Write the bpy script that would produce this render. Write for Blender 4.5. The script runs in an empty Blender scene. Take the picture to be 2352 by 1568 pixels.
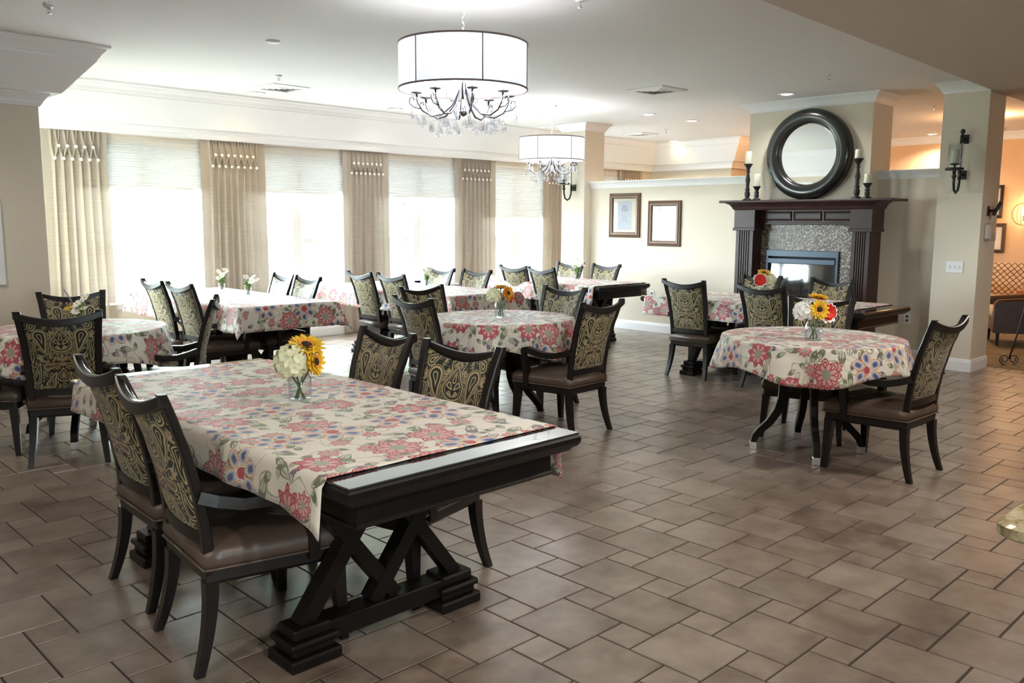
import bpy, bmesh, math, random
from mathutils import Vector, Matrix
random.seed(7)
S = bpy.context.scene
COL = S.collection
PI = math.pi

# ------------------------------------------------------------------ camera
cam_d = bpy.data.cameras.new('camera')
cam_d.sensor_width = 36.0
cam_d.lens = 1988.3068 * 36.0 / 2352.0
cam_d.clip_start = 0.05
cam_d.clip_end = 300
cam = bpy.data.objects.new('camera', cam_d)
COL.objects.link(cam)
right = Vector((0.71511872, -0.69898729, 0.00468799))
down = Vector((-0.09200358, -0.10077096, -0.99064653))
fwd = Vector((0.69292175, 0.70799857, -0.13637254))
M = Matrix.Identity(4)
for i in range(3):
    M[i][0] = right[i]; M[i][1] = -down[i]; M[i][2] = -fwd[i]
M[0][3], M[1][3], M[2][3] = 0.0, 0.0, 1.5
cam.matrix_world = M
S.camera = cam

# ------------------------------------------------------------------ view, world, light
S.view_settings.view_transform = 'Standard'
S.view_settings.look = 'None'
S.view_settings.gamma = 1.0
S.view_settings.use_curve_mapping = False
S.view_settings.exposure = 0.52
cy = S.cycles
cy.use_denoising = True
cy.max_bounces = 9
cy.diffuse_bounces = 5
cy.glossy_bounces = 4
cy.transmission_bounces = 8
cy.transparent_max_bounces = 16
cy.caustics_reflective = False
cy.caustics_refractive = False
cy.sample_clamp_indirect = 20.0

world = bpy.data.worlds.new('world')
S.world = world
world.use_nodes = True
wn = world.node_tree
bg = wn.nodes['Background']
bg.inputs[0].default_value = (0.81, 0.92, 1.0, 1)
bg.inputs[1].default_value = 40.0

WINX = [3.92, 5.86, 7.80, 9.74, 11.68]      # window centres along the window wall


def light(name, kind, loc, energy, color, **kw):
    d = bpy.data.lights.new(name, kind)
    d.energy = energy
    d.color = color
    for k, v in kw.items():
        if k != 'rot':
            setattr(d, k, v)
    o = bpy.data.objects.new(name, d)
    o.location = loc
    o.rotation_euler = kw.get('rot', (0, 0, 0))
    COL.objects.link(o)
    return o


for wx in WINX:                               # daylight falling in through each window
    a = light('window_daylight', 'AREA', (wx, 10.12, 1.24), 1.0, (1, 1, 1), shape='RECTANGLE',
              size=1.5, size_y=1.25, rot=(-PI / 2, 0, 0))
    a.data.cycles.is_portal = True
a = light('window_daylight', 'AREA', (-.65, -5.14, 1.55), 1.0, (1, 1, 1), shape='RECTANGLE', size=1.25, size_y=1.25, rot=(PI / 2, 0, 0))  # portal for the added, unseen fill window behind the viewpoint
a.data.cycles.is_portal = True
a = light('window_daylight', 'AREA', (2.12, 9.01, 1.45), 1.0, (1, 1, 1), shape='RECTANGLE', size=1.7, size_y=1.25, rot=(0, -PI / 2, 0))
a.data.cycles.is_portal = True

WARM = (1.0, 0.52, 0.23)
COOL = (1.0, 0.95, 0.88)
# can lights in the ceiling: place, colour, power
CANS = [((9.06, 4.93), COOL, 45, 'white glowing recessed light in front of the chimney breast crown'),
        ((9.47, 7.12), COOL, 36, 'white recessed light left of the warm one, over the half wall'),
        ((10.48, 7.13), (1, .80, .5), 26, 'warm yellow recessed light just beyond the half wall'),
        ((12.75, 9.05), (1, .70, .34), 18, 'warm recessed light at the far cove corner over the half wall'),
        ((4.92, 9.13), (1, .76, .40), 22, 'warm recessed light by the cove next to the square vent above the windows'),
        ((6.83, 9.12), COOL, 20, 'white recessed light by the cove behind the larger chandelier'),
        ((9.55, 9.12), COOL, 16, 'white recessed light by the cove near the far pillar'),
        ((14.6, 5.40), (1, .86, .70), 95, 'bright recessed light beside the near pillar, in the lounge beyond')]
for (cx, cyy), colr, en, lab in CANS:
    light('can_light_glow', 'SPOT', (cx, cyy, 2.90), en, colr, spot_size=2.5, spot_blend=0.6, shadow_soft_size=0.05)
# lounge beyond the pillar has ceiling lights of its own; added fill spots follow
for p, e, c in [((12.6, 4.0, 2.80), 52, WARM), ((12.6, 6.8, 2.80), 26, WARM), ((13.4, 1.6, 2.70), 28, WARM)]:
    light('lounge_light', 'POINT', p, e, c, shadow_soft_size=0.08)
for p, e in [((1.0, -1.0, 2.72), 140), ((5.4, 0.6, 2.72), 120), ((-2.0, 1.5, 2.72), 110), ((2.7, 1.4, 2.72), 70), ((8.0, 1.2, 2.72), 70), ((0.5, 6.3, 2.84), 60)]:  # unseen spots added to brighten the near floor and left wall
    light('unseen_fill_spot', 'SPOT', p, e, (1, .92, .82), spot_size=2.7, spot_blend=0.5, shadow_soft_size=0.08)
CHAND = [(3.665, 4.19, 2.92), (7.95, 7.44, 2.92)]
for (x, y, z), zb, e in ((CHAND[0], 2.42, 110), (CHAND[1], 2.37, 110)):
    light('chandelier_glow', 'POINT', (x, y, zb), e * .16, (.97, .97, 1.0), shadow_soft_size=0.16)

# ------------------------------------------------------------------ shader expressions


class N:
    """socket wrapper: python arithmetic becomes Math nodes"""
    def __init__(s, nt, sock): s.nt, s.s = nt, sock

    def _m(s, op, *a, clamp=False):
        n = s.nt.nodes.new('ShaderNodeMath'); n.operation = op; n.use_clamp = clamp
        for i, v in enumerate((s,) + a):
            if isinstance(v, N): s.nt.links.new(v.s, n.inputs[i])
            else: n.inputs[i].default_value = float(v)
        return N(s.nt, n.outputs[0])
    def __add__(s, o): return s._m('ADD', o)
    __radd__ = __add__
    def __sub__(s, o): return s._m('SUBTRACT', o)
    def __rsub__(s, o): return (s * -1.0) + o
    def __mul__(s, o): return s._m('MULTIPLY', o)
    __rmul__ = __mul__
    def __truediv__(s, o): return s._m('DIVIDE', o)
    def __lt__(s, o): return s._m('LESS_THAN', o)
    def __gt__(s, o): return s._m('GREATER_THAN', o)
    def abs(s): return s._m('ABSOLUTE')
    def sin(s): return s._m('SINE')
    def cos(s): return s._m('COSINE')
    def sqrt(s): return s._m('SQRT')
    def floor(s): return s._m('FLOOR')
    def fract(s): return s._m('FRACT')
    def atan2(s, o): return s._m('ARCTAN2', o)
    def max(s, o): return s._m('MAXIMUM', o)
    def min(s, o): return s._m('MINIMUM', o)
    def pow(s, o): return s._m('POWER', o)
    def clamp(s): return s._m('ADD', 0.0, clamp=True)


def smooth(x, a, b):
    """0 below a, 1 above b"""
    return ((x - a) / (b - a)).clamp()


def hyp(a, b): return (a * a + b * b).sqrt()


class MatB:
    def __init__(s, name):
        s.m = bpy.data.materials.new(name); s.m.use_nodes = True
        s.nt = s.m.node_tree
        s.b = s.nt.nodes['Principled BSDF']
        s.out = s.nt.nodes['Material Output']

    def node(s, t, **kw):
        n = s.nt.nodes.new(t)
        for k, v in kw.items(): setattr(n, k, v)
        return n

    def link(s, a, b): s.nt.links.new(a.s if isinstance(a, N) else a, b)

    def uv(s):
        n = s.node('ShaderNodeUVMap'); n.uv_map = 'UVMap'
        sp = s.node('ShaderNodeSeparateXYZ'); s.link(n.outputs[0], sp.inputs[0])
        return N(s.nt, sp.outputs[0]), N(s.nt, sp.outputs[1])

    def obj(s):
        n = s.node('ShaderNodeTexCoord')
        return n.outputs['Object']

    def comb(s, x, y, z=0.0):
        c = s.node('ShaderNodeCombineXYZ')
        for i, v in enumerate((x, y, z)):
            if isinstance(v, N): s.link(v, c.inputs[i])
            else: c.inputs[i].default_value = v
        return c.outputs[0]

    def noise(s, vec, scale, detail=3.0, rough=0.5, dist=0.0):
        n = s.node('ShaderNodeTexNoise'); n.inputs['Scale'].default_value = scale
        n.inputs['Detail'].default_value = detail; n.inputs['Roughness'].default_value = rough
        n.inputs['Distortion'].default_value = dist
        if vec is not None: s.link(vec, n.inputs['Vector'])
        return N(s.nt, n.outputs['Fac'])

    def voro(s, vec, scale, rnd=1.0):
        n = s.node('ShaderNodeTexVoronoi', voronoi_dimensions='2D'); n.inputs['Scale'].default_value = scale
        n.inputs['Randomness'].default_value = rnd
        s.link(vec, n.inputs['Vector'])
        p = s.node('ShaderNodeSeparateXYZ'); s.link(n.outputs['Position'], p.inputs[0])
        c = s.node('ShaderNodeSeparateColor'); s.link(n.outputs['Color'], c.inputs[0])
        return (N(s.nt, p.outputs[0]), N(s.nt, p.outputs[1])), [N(s.nt, c.outputs[i]) for i in range(3)]

    def mix(s, fac, a, b):
        n = s.node('ShaderNodeMix', data_type='RGBA')
        if isinstance(fac, N): s.link(fac, n.inputs[0])
        else: n.inputs[0].default_value = fac
        for sock, v in ((n.inputs[6], a), (n.inputs[7], b)):
            if isinstance(v, (tuple, list)): sock.default_value = tuple(v)[:3] + (1,)
            else: s.link(v, sock)
        return n.outputs[2]

    def ramp(s, fac, stops):
        n = s.node('ShaderNodeValToRGB'); e = n.color_ramp.elements
        while len(e) < len(stops): e.new(0.5)
        for el, (p, c) in zip(e, stops):
            el.position = p; el.color = tuple(c) + (1,)
        s.link(fac, n.inputs[0])
        return n.outputs[0]

    def color(s, c):
        if isinstance(c, (tuple, list)): s.b.inputs['Base Color'].default_value = tuple(c)[:3] + (1,)
        else: s.link(c, s.b.inputs['Base Color'])
        return s

    def set(s, **kw):
        for k, v in kw.items(): s.b.inputs[k.replace('_', ' ')].default_value = v
        return s

    def bump(s, h, strength=0.2, dist=0.01):
        n = s.node('ShaderNodeBump'); n.inputs['Strength'].default_value = strength
        n.inputs['Distance'].default_value = dist
        s.link(h, n.inputs['Height']); s.link(n.outputs[0], s.b.inputs['Normal'])
        return s


def plain(name, c, rough=0.5, metal=0.0, vary=0.06, scale=30.0, bump=0.0, spec=0.5, coat=0.0):
    m = MatB(name)
    nz = m.noise(m.obj(), scale, 3)
    dark = tuple(max(0, v * (1 - vary)) for v in c); lite = tuple(min(1, v * (1 + vary)) for v in c)
    m.color(m.mix(nz, dark, lite)); m.set(Roughness=rough, Metallic=metal)
    m.b.inputs['Specular IOR Level'].default_value = spec
    m.b.inputs['Coat Weight'].default_value = coat
    if bump: m.bump(nz, bump, 0.01)
    return m.m


MAT = {}
MAT['wall'] = plain('cream_wall_paint', (0.70, 0.635, 0.525), 0.75, vary=0.02, scale=60, bump=0.05)
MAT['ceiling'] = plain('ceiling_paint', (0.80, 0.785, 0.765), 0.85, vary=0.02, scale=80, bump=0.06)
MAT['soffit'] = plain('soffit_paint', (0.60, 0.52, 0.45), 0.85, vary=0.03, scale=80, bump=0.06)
MAT['white_trim'] = plain('white_trim_paint', (0.86, 0.87, 0.88), 0.4, vary=0.01)
MAT['peach'] = plain('peach_wall_paint', (0.74, 0.50, 0.30), 0.75, vary=0.05, scale=4)
MAT['wood'] = plain('espresso_wood', (0.009, 0.007, 0.0065), 0.34, vary=0.35, scale=22, spec=0.4)
MAT['table_wood'] = plain('black_table_wood', (0.007, 0.0055, 0.005), 0.42, vary=0.4, scale=16, spec=0.22)
MAT['cherry'] = plain('dark_cherry_wood', (0.040, 0.013, 0.010), 0.42, vary=0.4, scale=14)
MAT['leather'] = plain('brown_leather', (0.088, 0.060, 0.045), 0.38, vary=0.15, scale=40, bump=0.06)
MAT['black_metal'] = plain('black_iron', (0.016, 0.016, 0.017), 0.45, vary=0.3, scale=40)
MAT['chrome'] = plain('chrome', (0.80, 0.80, 0.82), 0.22, 1.0, vary=0.03)
MAT['dark_chrome'] = plain('dark_chrome', (0.38, 0.38, 0.42), 0.15, 1.0, vary=0.05)
MAT['candle'] = plain('ivory_wax', (0.82, 0.80, 0.68), 0.5, vary=0.03)
MAT['white_plastic'] = plain('white_plastic', (0.83, 0.83, 0.84), 0.4, vary=0.01)
MAT['button'] = plain('ivory_button', (0.86, 0.84, 0.78), 0.4, vary=0.02)
MAT['frame_bronze'] = plain('bronze_frame', (0.115, 0.066, 0.040), 0.38, 0.35, vary=0.4, scale=50)
MAT['frame_dark'] = plain('dark_frame', (0.03, 0.018, 0.013), 0.35, vary=0.3)
MAT['stem'] = plain('green_stem', (0.10, 0.17, 0.06), 0.55, vary=0.25, scale=60)
MAT['leaf'] = plain('green_leaf', (0.22, 0.36, 0.09), 0.55, vary=0.35, scale=80)
MAT['white_petal'] = plain('white_petal', (0.88, 0.88, 0.84), 0.6, vary=0.05)
MAT['cream_petal'] = plain('cream_petal', (0.80, 0.82, 0.56), 0.65, vary=0.14, scale=60)
MAT['red_petal'] = plain('red_petal', (0.72, 0.025, 0.01), 0.6, vary=0.15, scale=60)
MAT['orange_petal'] = plain('orange_petal', (0.86, 0.34, 0.02), 0.6, vary=0.25, scale=40)
MAT['yellow_petal'] = plain('yellow_petal', (0.90, 0.56, 0.02), 0.6, vary=0.25, scale=40)
MAT['seed'] = plain('dark_seed_disc', (0.025, 0.014, 0.01), 0.8, vary=0.4, scale=300, bump=0.4)
MAT['lavender'] = plain('lavender_bud', (0.30, 0.28, 0.44), 0.7, vary=0.2, scale=200)
MAT['pale_metal'] = plain('firebox_steel', (0.045, 0.062, 0.080), 0.33, 0.5, vary=0.1)
MAT['dark_inside'] = plain('dark_firebox', (0.01, 0.01, 0.011), 0.7)
MAT['vent_dark'] = plain('vent_shadow_grey', (0.12, 0.12, 0.12), 0.7)
MAT['grout'] = plain('dark_grout', (0.028, 0.023, 0.021), 0.8, vary=0.2)
MAT['tree_leaf'] = plain('tree_foliage', (0.50, 0.60, 0.42), 0.7, vary=0.4, scale=3)
MAT['concrete'] = plain('pale_concrete', (0.36, 0.36, 0.36), 0.85, vary=0.1)
MAT['bark'] = plain('tree_bark', (0.45, 0.43, 0.40), 0.8, vary=0.3)
MAT['lawn'] = plain('lawn_grass', (0.105, 0.135, 0.07), 0.9, vary=0.2, scale=2)
MAT['brown_leather'] = plain('chestnut_leather', (0.24, 0.075, 0.03), 0.3, vary=0.2, scale=10)
MAT['dark_leather'] = plain('dark_brown_leather', (0.055, 0.024, 0.016), 0.4, vary=0.2, scale=10)


def mat_tile():
    m = MatB('stone_tile')
    at = m.node('ShaderNodeAttribute'); at.attribute_name = 'tone'
    tone = N(m.nt, at.outputs['Fac'])
    o = m.obj()
    mp = m.node('ShaderNodeMapping'); mp.inputs['Scale'].default_value = (1, 1.0, 1)
    m.link(o, mp.inputs[0])
    n1 = m.noise(mp.outputs[0], 5.0, 4, 0.55)
    n2 = m.noise(mp.outputs[0], 17, 3, 0.6)
    v = n1 * 0.66 + n2 * 0.22 + tone * 0.16 - 0.02
    c = m.ramp(v, [(0.30, (0.110, 0.080, 0.060)), (0.46, (0.190, 0.146, 0.116)), (0.60, (0.255, 0.204, 0.166)), (0.8, (0.32, 0.27, 0.225))])
    m.color(c)
    m.set(Roughness=0.30)
    m.b.inputs['Specular IOR Level'].default_value = 0.9
    return m.m


MAT['tile'] = mat_tile()


def mat_cloth():
    """cream cotton printed with crimson and blue-orange flowers, leaves and vines"""
    m = MatB('floral_cotton')
    u, v = m.uv()
    w1 = m.noise(m.comb(u, v), 14, 2)
    uu = u + (w1 - 0.5) * 0.016
    vv = v + (w1 - 0.5) * -0.016
    P = m.comb(uu, vv)
    cream = (0.80, 0.755, 0.67)
    # vines
    nv = m.noise(P, 5.0, 1.0)
    vine = ((nv - 0.5).abs() < 0.006) + ((nv - 0.62).abs() < 0.005)
    col = m.mix(vine.clamp() * 0.8, cream, (0.34, 0.36, 0.24))
    # leaves and buds: small cells
    for sc, off, wdt in ((7.6, 0.0, 0.40), (12.5, 3.7, 0.46)):
        (px, py), (ra, rb, rc) = m.voro(m.comb(uu + off, vv + off * 0.7), sc, 0.85)
        dx = uu + off - px; dy = vv + off * 0.7 - py
        a = ra * 6.283
        ca = a.cos(); sa = a.sin()
        lx = dx * ca + dy * sa; ly = dy * ca - dx * sa
        L = 0.42 / sc
        wv = (1.0 - (lx / L) * (lx / L)) * (L * wdt)
        e = ly.abs() / wv.max(0.0001)
        inside = (e < 1.0) * (lx.abs() < L) * (rb > 0.22)
        line = ((e > 0.72) + (e < 0.10) + (((lx + ly.abs() * 0.8) * (sc * 9.0)).sin() > 0.45)).clamp()
        green = m.mix(rc > 0.7, (0.175, 0.19, 0.12), (0.20, 0.14, 0.19))
        fill = m.mix(line, (0.58, 0.58, 0.45), green)
        col = m.mix(inside, col, fill)
    # flowers
    for sc, off, thr, kind in ((8.4, 9.1, 0.62, 0), (4.35, 0.0, 0.10, 1)):
        (px, py), (ra, rb, rc) = m.voro(m.comb(uu + off, vv + off), sc, 0.62 if kind else 0.8)
        dx = uu + off - px; dy = vv + off - py
        r = hyp(dx, dy); th = dy.atan2(dx) + ra * 6.0
        isb = (rb > 0.62) * kind
        R_ = (rc * 0.25 + 0.87) * ((0.415 if kind else 0.34) / sc) * (isb * 0.16 + 1.0)
        rn = r / R_
        col0 = col
        red = None
        for npv, x0, ax_, ay_, rot in ((isb * -2.0 + 8.0, 0.60, 0.40, 0.205, 0.0), (isb * -2.0 + 8.0, 0.42, 0.32, 0.17, 0.5)):
            tt = th * npv / 6.28318 + rot
            phi = (tt.fract() - 0.5) * 6.28318 / npv
            lx = rn * phi.cos(); ly = rn * phi.sin()
            xx_ = (lx - x0 - 0.02) / ax_
            e0 = hyp((lx - x0) / ax_, ly / (isb * 0.10 + ay_ if rot == 0 else ay_))
            lens = (ly.abs() / ((1.0 - xx_ * xx_).max(0.02) * (isb * 0.07 + ay_ * 1.08 if rot == 0 else ay_ * 1.1))).max(xx_.abs())
            e = lens * 0.65 + e0 * 0.35
            inside = (e < 1.0) * (ra > thr)
            if rot == 0:
                blue = m.mix(smooth(e, 0.30, 0.55), (0.10, 0.11, 0.25), (0.46, 0.52, 0.64))
                blue = m.mix(e > 0.66, blue, (0.78, 0.70, 0.60))
                blue = m.mix(e > 0.80, blue, (0.74, 0.34, 0.18))
                redd = m.mix(rc > 0.5, (0.37, 0.025, 0.055), (0.40, 0.035, 0.035))
                redl = m.mix(rc > 0.35, (0.62, 0.18, 0.21), (0.72, 0.42, 0.39))
                red = m.mix(((e > 0.70) + ((e - 0.36).abs() < 0.10)).clamp(), redl, redd)
                col = m.mix(inside, col, m.mix(isb, red, blue))
            else:
                red2 = m.mix((e > 0.66) * 1.0, (0.72, 0.40, 0.38), (0.45, 0.07, 0.08))
                col = m.mix(inside * (1.0 - isb), col, red2)
        cen = (rn < (isb * -0.10 + 0.30)) * (ra > thr)
        dots = (((th * 10.0).cos() * (rn * 60.0).sin()) > -0.05)
        cc = m.mix(isb, m.mix(dots, (0.62, 0.58, 0.48), (0.17, 0.19, 0.14)), (0.50, 0.07, 0.09))
        col = m.mix(cen, col, cc)
    m.color(col)
    m.set(Roughness=0.55)
    m.b.inputs['Specular IOR Level'].default_value = 0.45
    m.b.inputs['Sheen Weight'].default_value = 0.25
    wv = m.noise(m.comb(u * 1.0, v), 700, 1)
    m.bump(wv, 0.08, 0.002)
    # the cloth lets a little daylight through
    tr = m.node('ShaderNodeBsdfTranslucent'); m.link(col, tr.inputs[0])
    mx = m.node('ShaderNodeMixShader'); mx.inputs[0].default_value = 0.18
    m.link(m.b.outputs[0], mx.inputs[1]); m.link(tr.outputs[0], mx.inputs[2]); m.link(mx.outputs[0], m.out.inputs[0])
    return m.m


MAT['cloth'] = mat_cloth()


def mat_damask():
    """mirrored gold paisley scrolls on a near-black ground"""
    m = MatB('paisley_damask')
    u, v = m.uv()
    a = u.abs()
    P = m.comb(a, v)
    n1 = m.noise(P, 9.0, 1.0, 0.5, 0.4)
    n2 = m.noise(P, 50.0, 2.0)
    gold = ((n1 - 0.50).abs() < 0.014) * 0.8
    gold = gold.max(((n1 - 0.40).abs() < 0.010) * 0.7).max(((n1 - 0.60).abs() < 0.012) * 0.7)
    for sc, of, kk in ((24.0, 0.0, 0.9), (36.0, 5.0, 0.7)):       # curling tendrils
        (px, py), (ra, rb, rc) = m.voro(m.comb(a + of, v + of), sc, 0.8)
        dx = a + of - px; dy = v + of - py
        r = hyp(dx, dy); th = dy.atan2(dx)
        sw = (rb > 0.5) * 2.0 - 1.0
        sp_ = (th * sw + r * (sc * 10.0) + ra * 6.0).sin()
        gold = gold.max((sp_ > 0.30) * (r < 0.40 / sc) * kk)
    gold = gold.max(smooth(n2, 0.60, 0.66) * 0.5)
    wob = (n1 - 0.5) * 0.024
    aw = a + wob; vw = v + (n2 - 0.5) * 0.004

    def put(d, clear, lines):
        """clear the motif's ground inside d < clear, then draw lines (offset, half width, strength)"""
        nonlocal gold
        g = gold * (1.0 - (d < clear))
        for o_, w_, k in lines: g = g.max(((d - o_).abs() < w_) * k)
        gold = g

    def drop(ax_, ay_, r1, bx_, by_, r2):
        """distance to a teardrop from (ax,ay) radius r1 to (bx,by) radius r2"""
        dx_, dy_ = bx_ - ax_, by_ - ay_
        L2 = dx_ * dx_ + dy_ * dy_
        px = aw - ax_; py = vw - ay_
        t = ((px * dx_ + py * dy_) / L2).clamp()
        return hyp(px - t * dx_, py - t * dy_) - (t * (r2 - r1) + r1)

    def arc(cx, cy_, rr, w_, side):
        """half ring: side=+1 keeps the upper half, -1 the lower, 0 all"""
        nonlocal gold
        d = (hyp(aw - cx, vw - cy_) - rr).abs()
        k = (d < w_) * 1.0
        if side: k = k * (((vw - cy_) * float(side)) > -0.004)
        gold = gold.max(k)
    # side scrolls at the top and bottom
    put(drop(0.150, 0.165, 0.024, 0.110, 0.195, 0.006), 0.010, [(0.0, 0.0032, 1.0), (-0.014, 0.004, 0.9)])
    put(drop(0.172, 0.050, 0.020, 0.165, -0.060, 0.003), 0.008, [(0.0, 0.003, 0.95), (-0.012, 0.0025, 0.7)])
    put(drop(0.150, -0.170, 0.026, 0.120, -0.070, 0.003), 0.010, [(0.0, 0.0034, 1.0), (-0.012, 0.003, 0.8)])
    # large side paisleys
    put(drop(0.112, 0.105, 0.033, 0.086, 0.006, 0.003), 0.013, [(0.0, 0.0045, 1.0), (0.010, 0.002, 0.8), (-0.020, 0.0032, 0.9)])
    put(drop(0.060, 0.030, 0.007, 0.062, -0.035, 0.002), 0.006, [(0.0, 0.0028, 0.9)])
    # crowned medallion
    med = drop(0.0, 0.062, 0.058, 0.0, 0.150, 0.002)
    put(med, 0.012, [(0.0, 0.0042, 1.0), (-0.013, 0.0022, 0.8), (0.010, 0.002, 0.7)])
    put(drop(0.0, 0.088, 0.010, 0.0, 0.118, 0.001), 0.004, [(0.0, 0.0028, 1.0)])
    put(drop(0.026, 0.070, 0.010, 0.008, 0.052, 0.002), 0.004, [(0.0, 0.0034, 1.0)])
    put(drop(0.018, 0.034, 0.008, 0.002, 0.020, 0.002), 0.004, [(-0.002, 0.0040, 1.0)])
    # fleur below: stem, wing loops, hanging drop, bottom curls
    put(drop(0.0, -0.020, 0.004, 0.0, -0.075, 0.010), 0.004, [(0.0, 0.0040, 1.0)])
    put(drop(0.082, -0.088, 0.017, 0.006, -0.072, 0.003), 0.008, [(0.0, 0.0042, 1.0), (-0.010, 0.002, 0.6)])
    arc(0.030, -0.048, 0.016, 0.0030, 1)
    put(drop(0.0, -0.150, 0.034, 0.0, -0.105, 0.006), 0.011, [(0.0, 0.0042, 1.0), (-0.015, 0.003, 0.85)])
    put(drop(0.0, -0.150, 0.008, 0.0, -0.132, 0.001), 0.003, [(-0.004, 0.006, 0.9)])
    put(drop(0.070, -0.200, 0.022, 0.040, -0.130, 0.003), 0.008, [(0.0, 0.0042, 1.0), (-0.012, 0.0028, 0.8)])
    put(drop(0.0, -0.205, 0.007, 0.0, -0.225, 0.004), 0.004, [(0.0, 0.003, 0.9)])
    gold = gold.clamp()
    hue = m.noise(P, 6.0, 1.0)
    gcol = m.ramp(hue, [(0.35, (0.31, 0.235, 0.09)), (0.55, (0.38, 0.31, 0.15)), (0.66, (0.28, 0.14, 0.06))])
    gcol2 = m.mix(m.noise(P, 180, 2), gcol, (0.52, 0.45, 0.27))
    base = m.mix(hue, (0.012, 0.016, 0.016), (0.030, 0.030, 0.026))
    m.color(m.mix(gold, base, gcol2))
    m.set(Roughness=0.5)
    m.b.inputs['Specular IOR Level'].default_value = 0.32
    m.b.inputs['Sheen Weight'].default_value = 0.10
    m.bump(gold, 0.15, 0.002)
    return m.m


MAT['damask'] = mat_damask()


def mat_translucent(name, c, streak, trans, stripes=None, sc=(3, 120)):
    m = MatB(name)
    u, v = m.uv()
    n = m.noise(m.comb(u * sc[0], v * sc[1]), 1.0, 3)
    col = m.mix(n, tuple(x * (1 - streak) for x in c), tuple(min(1, x * (1 + streak)) for x in c))
    m.color(col); m.set(Roughness=0.8)
    m.b.inputs['Specular IOR Level'].default_value = 0.2
    tr = m.node('ShaderNodeBsdfTranslucent')
    m.link(col, tr.inputs[0])
    mx = m.node('ShaderNodeMixShader'); mx.inputs[0].default_value = trans
    m.link(m.b.outputs[0], mx.inputs[1]); m.link(tr.outputs[0], mx.inputs[2])
    m.link(mx.outputs[0], m.out.inputs[0])
    return m.m


MAT['curtain'] = mat_translucent('slub_linen', (0.45, 0.395, 0.33), 0.22, 0.028)
MAT['blind'] = mat_translucent('pleated_shade', (0.72, 0.735, 0.73), 0.02, 0.014)
MAT['shade'] = mat_translucent('organza_shade', (0.84, 0.88, 0.96), 0.05, 0.22)


def mat_glass(name, tint=(1, 1, 1), refl=1.0, rough=0.02, ior=1.45):
    m = MatB(name)
    t = m.node('ShaderNodeBsdfTransparent'); t.inputs[0].default_value = tint + (1,)
    g = m.node('ShaderNodeBsdfGlossy'); g.inputs['Roughness'].default_value = rough
    f = m.node('ShaderNodeLayerWeight'); f.inputs[0].default_value = 0.5
    f0 = ((ior - 1) / (ior + 1)) ** 2
    ff = ((N(m.nt, f.outputs['Facing']).pow(4.0) * (1 - f0) + f0) * refl).clamp()
    mx = m.node('ShaderNodeMixShader'); m.link(ff, mx.inputs[0])
    m.link(t.outputs[0], mx.inputs[1]); m.link(g.outputs[0], mx.inputs[2]); m.link(mx.outputs[0], m.out.inputs[0])
    return m.m


MAT['pane'] = mat_glass('window_glass', (0.97, 0.99, 0.98), 0.6)
MAT['jar'] = mat_glass('jar_glass', (0.93, 0.95, 0.96), 1.0, 0.02, 1.5)
MAT['crystal'] = mat_glass('cut_crystal', (0.93, 0.94, 0.97), 1.5, 0.02, 1.6)
MAT['water'] = mat_glass('vase_water', (0.90, 0.93, 0.94), 0.8)


def mat_glasstop():
    m = MatB('glass_table_top')
    m.color((0.02, 0.022, 0.024)); m.set(Roughness=0.03)
    m.b.inputs['IOR'].default_value = 1.95
    m.b.inputs['Coat Weight'].default_value = 1.0
    m.b.inputs['Coat IOR'].default_value = 1.75
    m.b.inputs['Coat Roughness'].default_value = 0.02
    return m.m


MAT['glass_top'] = mat_glasstop()
fg = MatB('firebox_glass'); fg.color((0.012, 0.013, 0.015)); fg.set(Roughness=0.04); fg.b.inputs['IOR'].default_value = 1.9
MAT['fire_glass'] = fg.m
mi = MatB('mirror_silver'); mi.color((0.86, 0.88, 0.88)); mi.set(Roughness=0.01, Metallic=1.0)
MAT['mirror'] = mi.m
MAT['mirror_frame'] = plain('black_lacquered_ring', (0.013, 0.014, 0.014), 0.26, vary=0.3, scale=9, coat=0.3)


def emit(name, c, st):
    m = MatB(name)
    m.color((0.8, 0.8, 0.8))
    m.b.inputs['Emission Color'].default_value = c + (1,)
    m.b.inputs['Emission Strength'].default_value = st
    return m.m


MAT['bulb'] = emit('lit_bulb', (1, 0.95, 0.9), 9)
MAT['bulb_warm'] = emit('lit_warm_bulb', (1, 0.80, 0.45), 14)


def mat_mosaic():
    m = MatB('glass_mosaic')
    u, v = m.uv()
    pz = 0.0155
    iu = (u / pz).floor(); iv = (v / pz).floor()
    fu = (u / pz).fract(); fv = (v / pz).fract()
    wn_ = m.node('ShaderNodeTexWhiteNoise', noise_dimensions='2D'); m.link(m.comb(iu, iv), wn_.inputs['Vector'])
    c = m.ramp(N(m.nt, wn_.outputs[0]), [(0.0, (0.05, 0.032, 0.02)), (0.3, (0.12, 0.08, 0.055)), (0.5, (0.22, 0.17, 0.12)),
                                        (0.75, (0.34, 0.29, 0.22)), (1.0, (0.66, 0.62, 0.54))])
    g = ((fu < 0.12) + (fv < 0.12)).clamp()
    m.color(m.mix(g, c, (0.16, 0.13, 0.10)))
    m.set(Roughness=0.34)
    m.bump(1.0 - g, 0.3, 0.002)
    return m.m


MAT['mosaic'] = mat_mosaic()


def mat_granite():
    m = MatB('granite')
    o = m.obj()
    n1 = m.noise(o, 14, 4, 0.6); n2 = m.noise(o, 70, 2)
    c = m.ramp(n1 * 0.65 + n2 * 0.35, [(0.30, (0.03, 0.03, 0.02)), (0.44, (0.20, 0.15, 0.06)), (0.54, (0.36, 0.31, 0.19)), (0.70, (0.50, 0.47, 0.34))])
    m.color(c); m.set(Roughness=0.2)
    return m.m


MAT['granite'] = mat_granite()


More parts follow.
